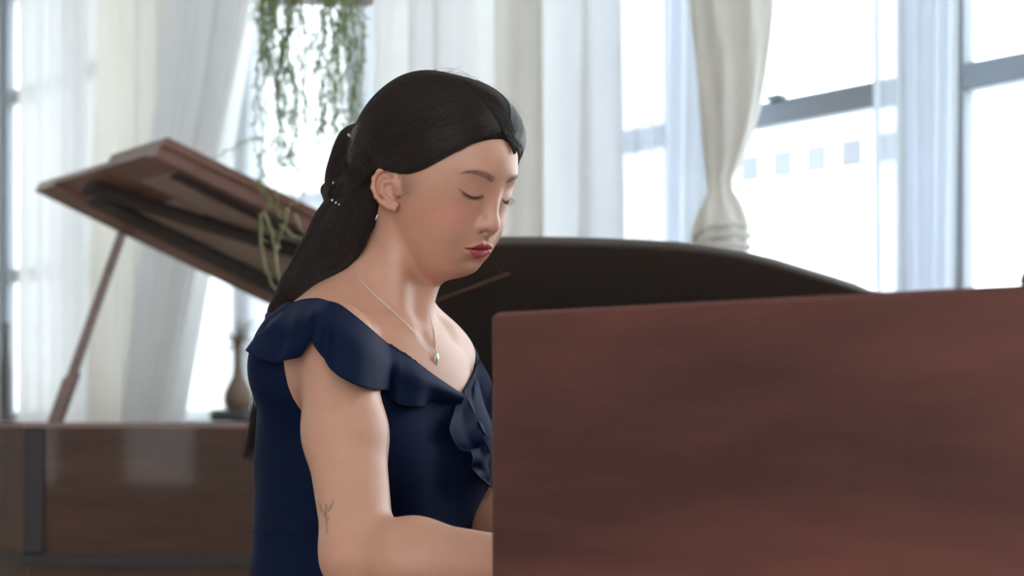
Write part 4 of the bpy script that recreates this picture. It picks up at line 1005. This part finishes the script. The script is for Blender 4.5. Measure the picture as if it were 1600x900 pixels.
def vine(pts, r, nleaf, mat='vine', lsz=.0145, jit=4.0, sub=5):
    """pts: list of (px, py, depth) the stem hangs through"""
    P = []
    for (a, b) in zip(pts[:-1], pts[1:]):
        for k in range(sub):
            f = k/sub; P.append(at(a[0]+(b[0]-a[0])*f+rg.gauss(0, jit*.45), a[1]+(b[1]-a[1])*f+rg.gauss(0, jit*.3), a[2]+(b[2]-a[2])*f+rg.gauss(0, .004)))
    P.append(at(*pts[-1])); m = MB().tube(P, [r*(1-.4*i/len(P)) for i in range(len(P))], 5)
    for _ in range(nleaf):
        i = rg.randrange(len(P)-1); f = rg.random(); c = P[i]*(1-f)+P[i+1]*f; a = rg.uniform(0, 6.28); ln_ = lsz*rg.uniform(.6, 1.5)
        d = np.array([math.cos(a), math.sin(a), rg.uniform(-1.3, .5)]); d /= np.linalg.norm(d); s_ = np.cross(d, ZA); s_ /= np.linalg.norm(s_); n_ = np.cross(s_, d); w_ = ln_*rg.uniform(.10, .18)
        b = c+d*ln_*.5; e = c+d*ln_-ZA*ln_*.15
        m.add([c, b+s_*w_, b+n_*w_*.6, b-s_*w_, b-n_*w_*.6, e], [(0, 2, 1), (0, 3, 2), (0, 4, 3), (0, 1, 4), (5, 1, 2), (5, 2, 3), (5, 3, 4), (5, 4, 1)])
    o = m.build('vine' if mat == 'vine' else 'tendril', M[mat], plant, True); return o
def hang(x0, x1, ylo, yhi, n, dens=.42):
    for _ in range(n):
        x = rg.uniform(x0, x1); y1 = rg.uniform(ylo, yhi); d = PY+rg.uniform(-.05, .12); pts = [(x, -14, PY+rg.uniform(.0, .06)+.0)]; y = -14
        while y < y1:
            y = min(y+rg.uniform(22, 40), y1); x = min(max(x+rg.gauss(0, 8), x0-6), x1+6); pts.append((x, y, d))
        vine(pts, .0022, int((y1+14)*dens))
hang(402, 470, 170, 330, 15, .36); hang(408, 455, 60, 200, 6, .4); hang(498, 562, 150, 320, 14, .36); hang(470, 500, 60, 120, 2, .2); hang(502, 560, 30, 120, 4, .4)
hang(440, 520, 250, 340, 5, .3)
vine([(452, 100, PY), (462, 130, PY), (485, 170, PY), (505, 200, PY), (520, 235, PY), (533, 262, PY)], .003, 60)
vine([(462, 118, PY), (474, 92, PY), (486, 104, PY), (497, 140, PY), (500, 180, PY)], .002, 12)
vine([(412, 214, PY), (385, 218, PY), (360, 233, PY), (333, 248, PY)], .002, 14, lsz=.012)
for pts in ([(412, 330, 3.95), (424, 360, 3.95), (431, 395, 3.95), (433, 425, 3.95), (446, 450, 3.95)], [(407, 335, 3.95), (408, 380, 3.95), (414, 415, 3.95), (425, 445, 3.95), (440, 462, 3.95)], [(450, 325, 3.95), (446, 350, 3.95), (436, 372, 3.95), (430, 398, 3.95)], [(438, 352, 3.95), (455, 368, 3.95), (475, 374, 3.95), (497, 362, 3.95)], [(462, 335, 3.95), (468, 356, 3.95), (480, 368, 3.95)]):
    vine(pts, .0042, 3, 'tendril', .02, 1.2)

# ------------------------------------------------------------------ things on the windowsill
M['clayb'] = plain('brown_bark', (.16, .11, .08), .85); M['tray'] = plain('dark_tray', (.05, .042, .04), .6)
bp = 372; bY = wy(bp, -.145); bs = bY/FPX; bz = SILL
bons = empty('bonsai', (at(bp, 0, bY)[0], bY, bz), 'small swollen-trunk bonsai in a dark tray on the windowsill', 'plant')
bc = np.array([at(bp, 0, bY)[0], bY, bz])
MB().box(bc, WU, WN, ZA, -.145, .145, -.065, .065, .004, .058, .012).build('tray', M['tray'], bons)
MB().lathe(bc+ZA*.05, [(.02, 0), (.055, .012), (.066, .045), (.062, .08), (.045, .115), (.026, .15), (.017, .20), (.014, .27), (.011, .31)], 16).build('trunk', M['clayb'], bons, True)
br = MB()
for k in range(26):
    a = rg.uniform(0, 6.28); t = bc+ZA*rg.uniform(.30, .36); ln_ = rg.uniform(.06, .15); e = rg.uniform(-.2, 1.0)
    d1 = WU*math.cos(a)+WN*.35*math.sin(a); d2 = WU*math.cos(a+.4)+WN*.35*math.sin(a+.4)
    p1 = t+(d1+ZA*(e+.5))*ln_*.5; p2 = p1+(d2+ZA*(e-.3))*ln_*.6
    br.tube([t, p1, p2], [.005, .003, .0015], 5)
br.build('branches', M['clayb'], bons, True)
vp = 10; vY = wy(vp, -.11); vc = np.array([at(vp, 0, vY)[0], vY, SILL])
tag(MB().lathe(vc, [(.032, 0), (.036, .02), (.036, .28), (.030, .36), (.022, .42), (.020, .54), (.026, .56)], 14).build('tall_vase', M['tray'], None, True), 'slender dark vase on the sill at the far left edge', 'vase')

# ------------------------------------------------------------------ street outside: pale buildings in daylight
M['facade'] = plain('pale_facade', (.80, .80, .80), .9); M['facglass'] = plain('far_window_glass', (.135, .143, .16), .6, spec=.05); M['roofgrey'] = plain('grey_roof', (.22, .25, .30), .7)
def building(px0, px1, off, ztop, rows, cols, label, zb=-8, win=(.62, .31), ph=0.0, m='facade'):
    a, b = wu(px0, off), wu(px1, off); root = empty('building', tuple(W((a+b)/2, off, zb)), label, 'building')
    MB().box(WP, WU, WN, ZA, a, b, off, off+8, zb, ztop).build('facade', M[m], root)
    MB().box(WP, WU, WN, ZA, a-.2, b+.2, off-.25, off+8, ztop, ztop+.35).build('cornice', M[m], root)
    cw = (b-a)/cols; rh = 3.0
    for r in range(rows):
        for c in range(cols):
            u = a+cw*(c+.5); z = ztop-1.6-rh*r+ph
            MB().box(WP, WU, WN, ZA, u-cw*win[0]/2, u+cw*win[0]/2, off-.06, off+.02, z-rh*win[1]/2, z+rh*win[1]/2).build('window', M['facglass'], root)
building(1100, 1480, 38, 11.1, 1, 7, 'white building with small square windows seen through the right window')
building(930, 1085, 52, 22, 0, 3, 'pale building seen behind the sheer left of the knotted drape')
building(1500, 1760, 34, 9, 0, 4, 'pale building at the far right behind the window post')
def block(name, px0, px1, py0, py1, off, m, label, cat, depth=.5):
    a, b = wu(px0, off), wu(px1, off); c = (px0+px1)/2
    return tag(MB().box(WP, WU, WN, ZA, a, b, off, off+depth, wz(c, py1, off), wz(c, py0, off), .02).build(name, M[m]), label, cat)
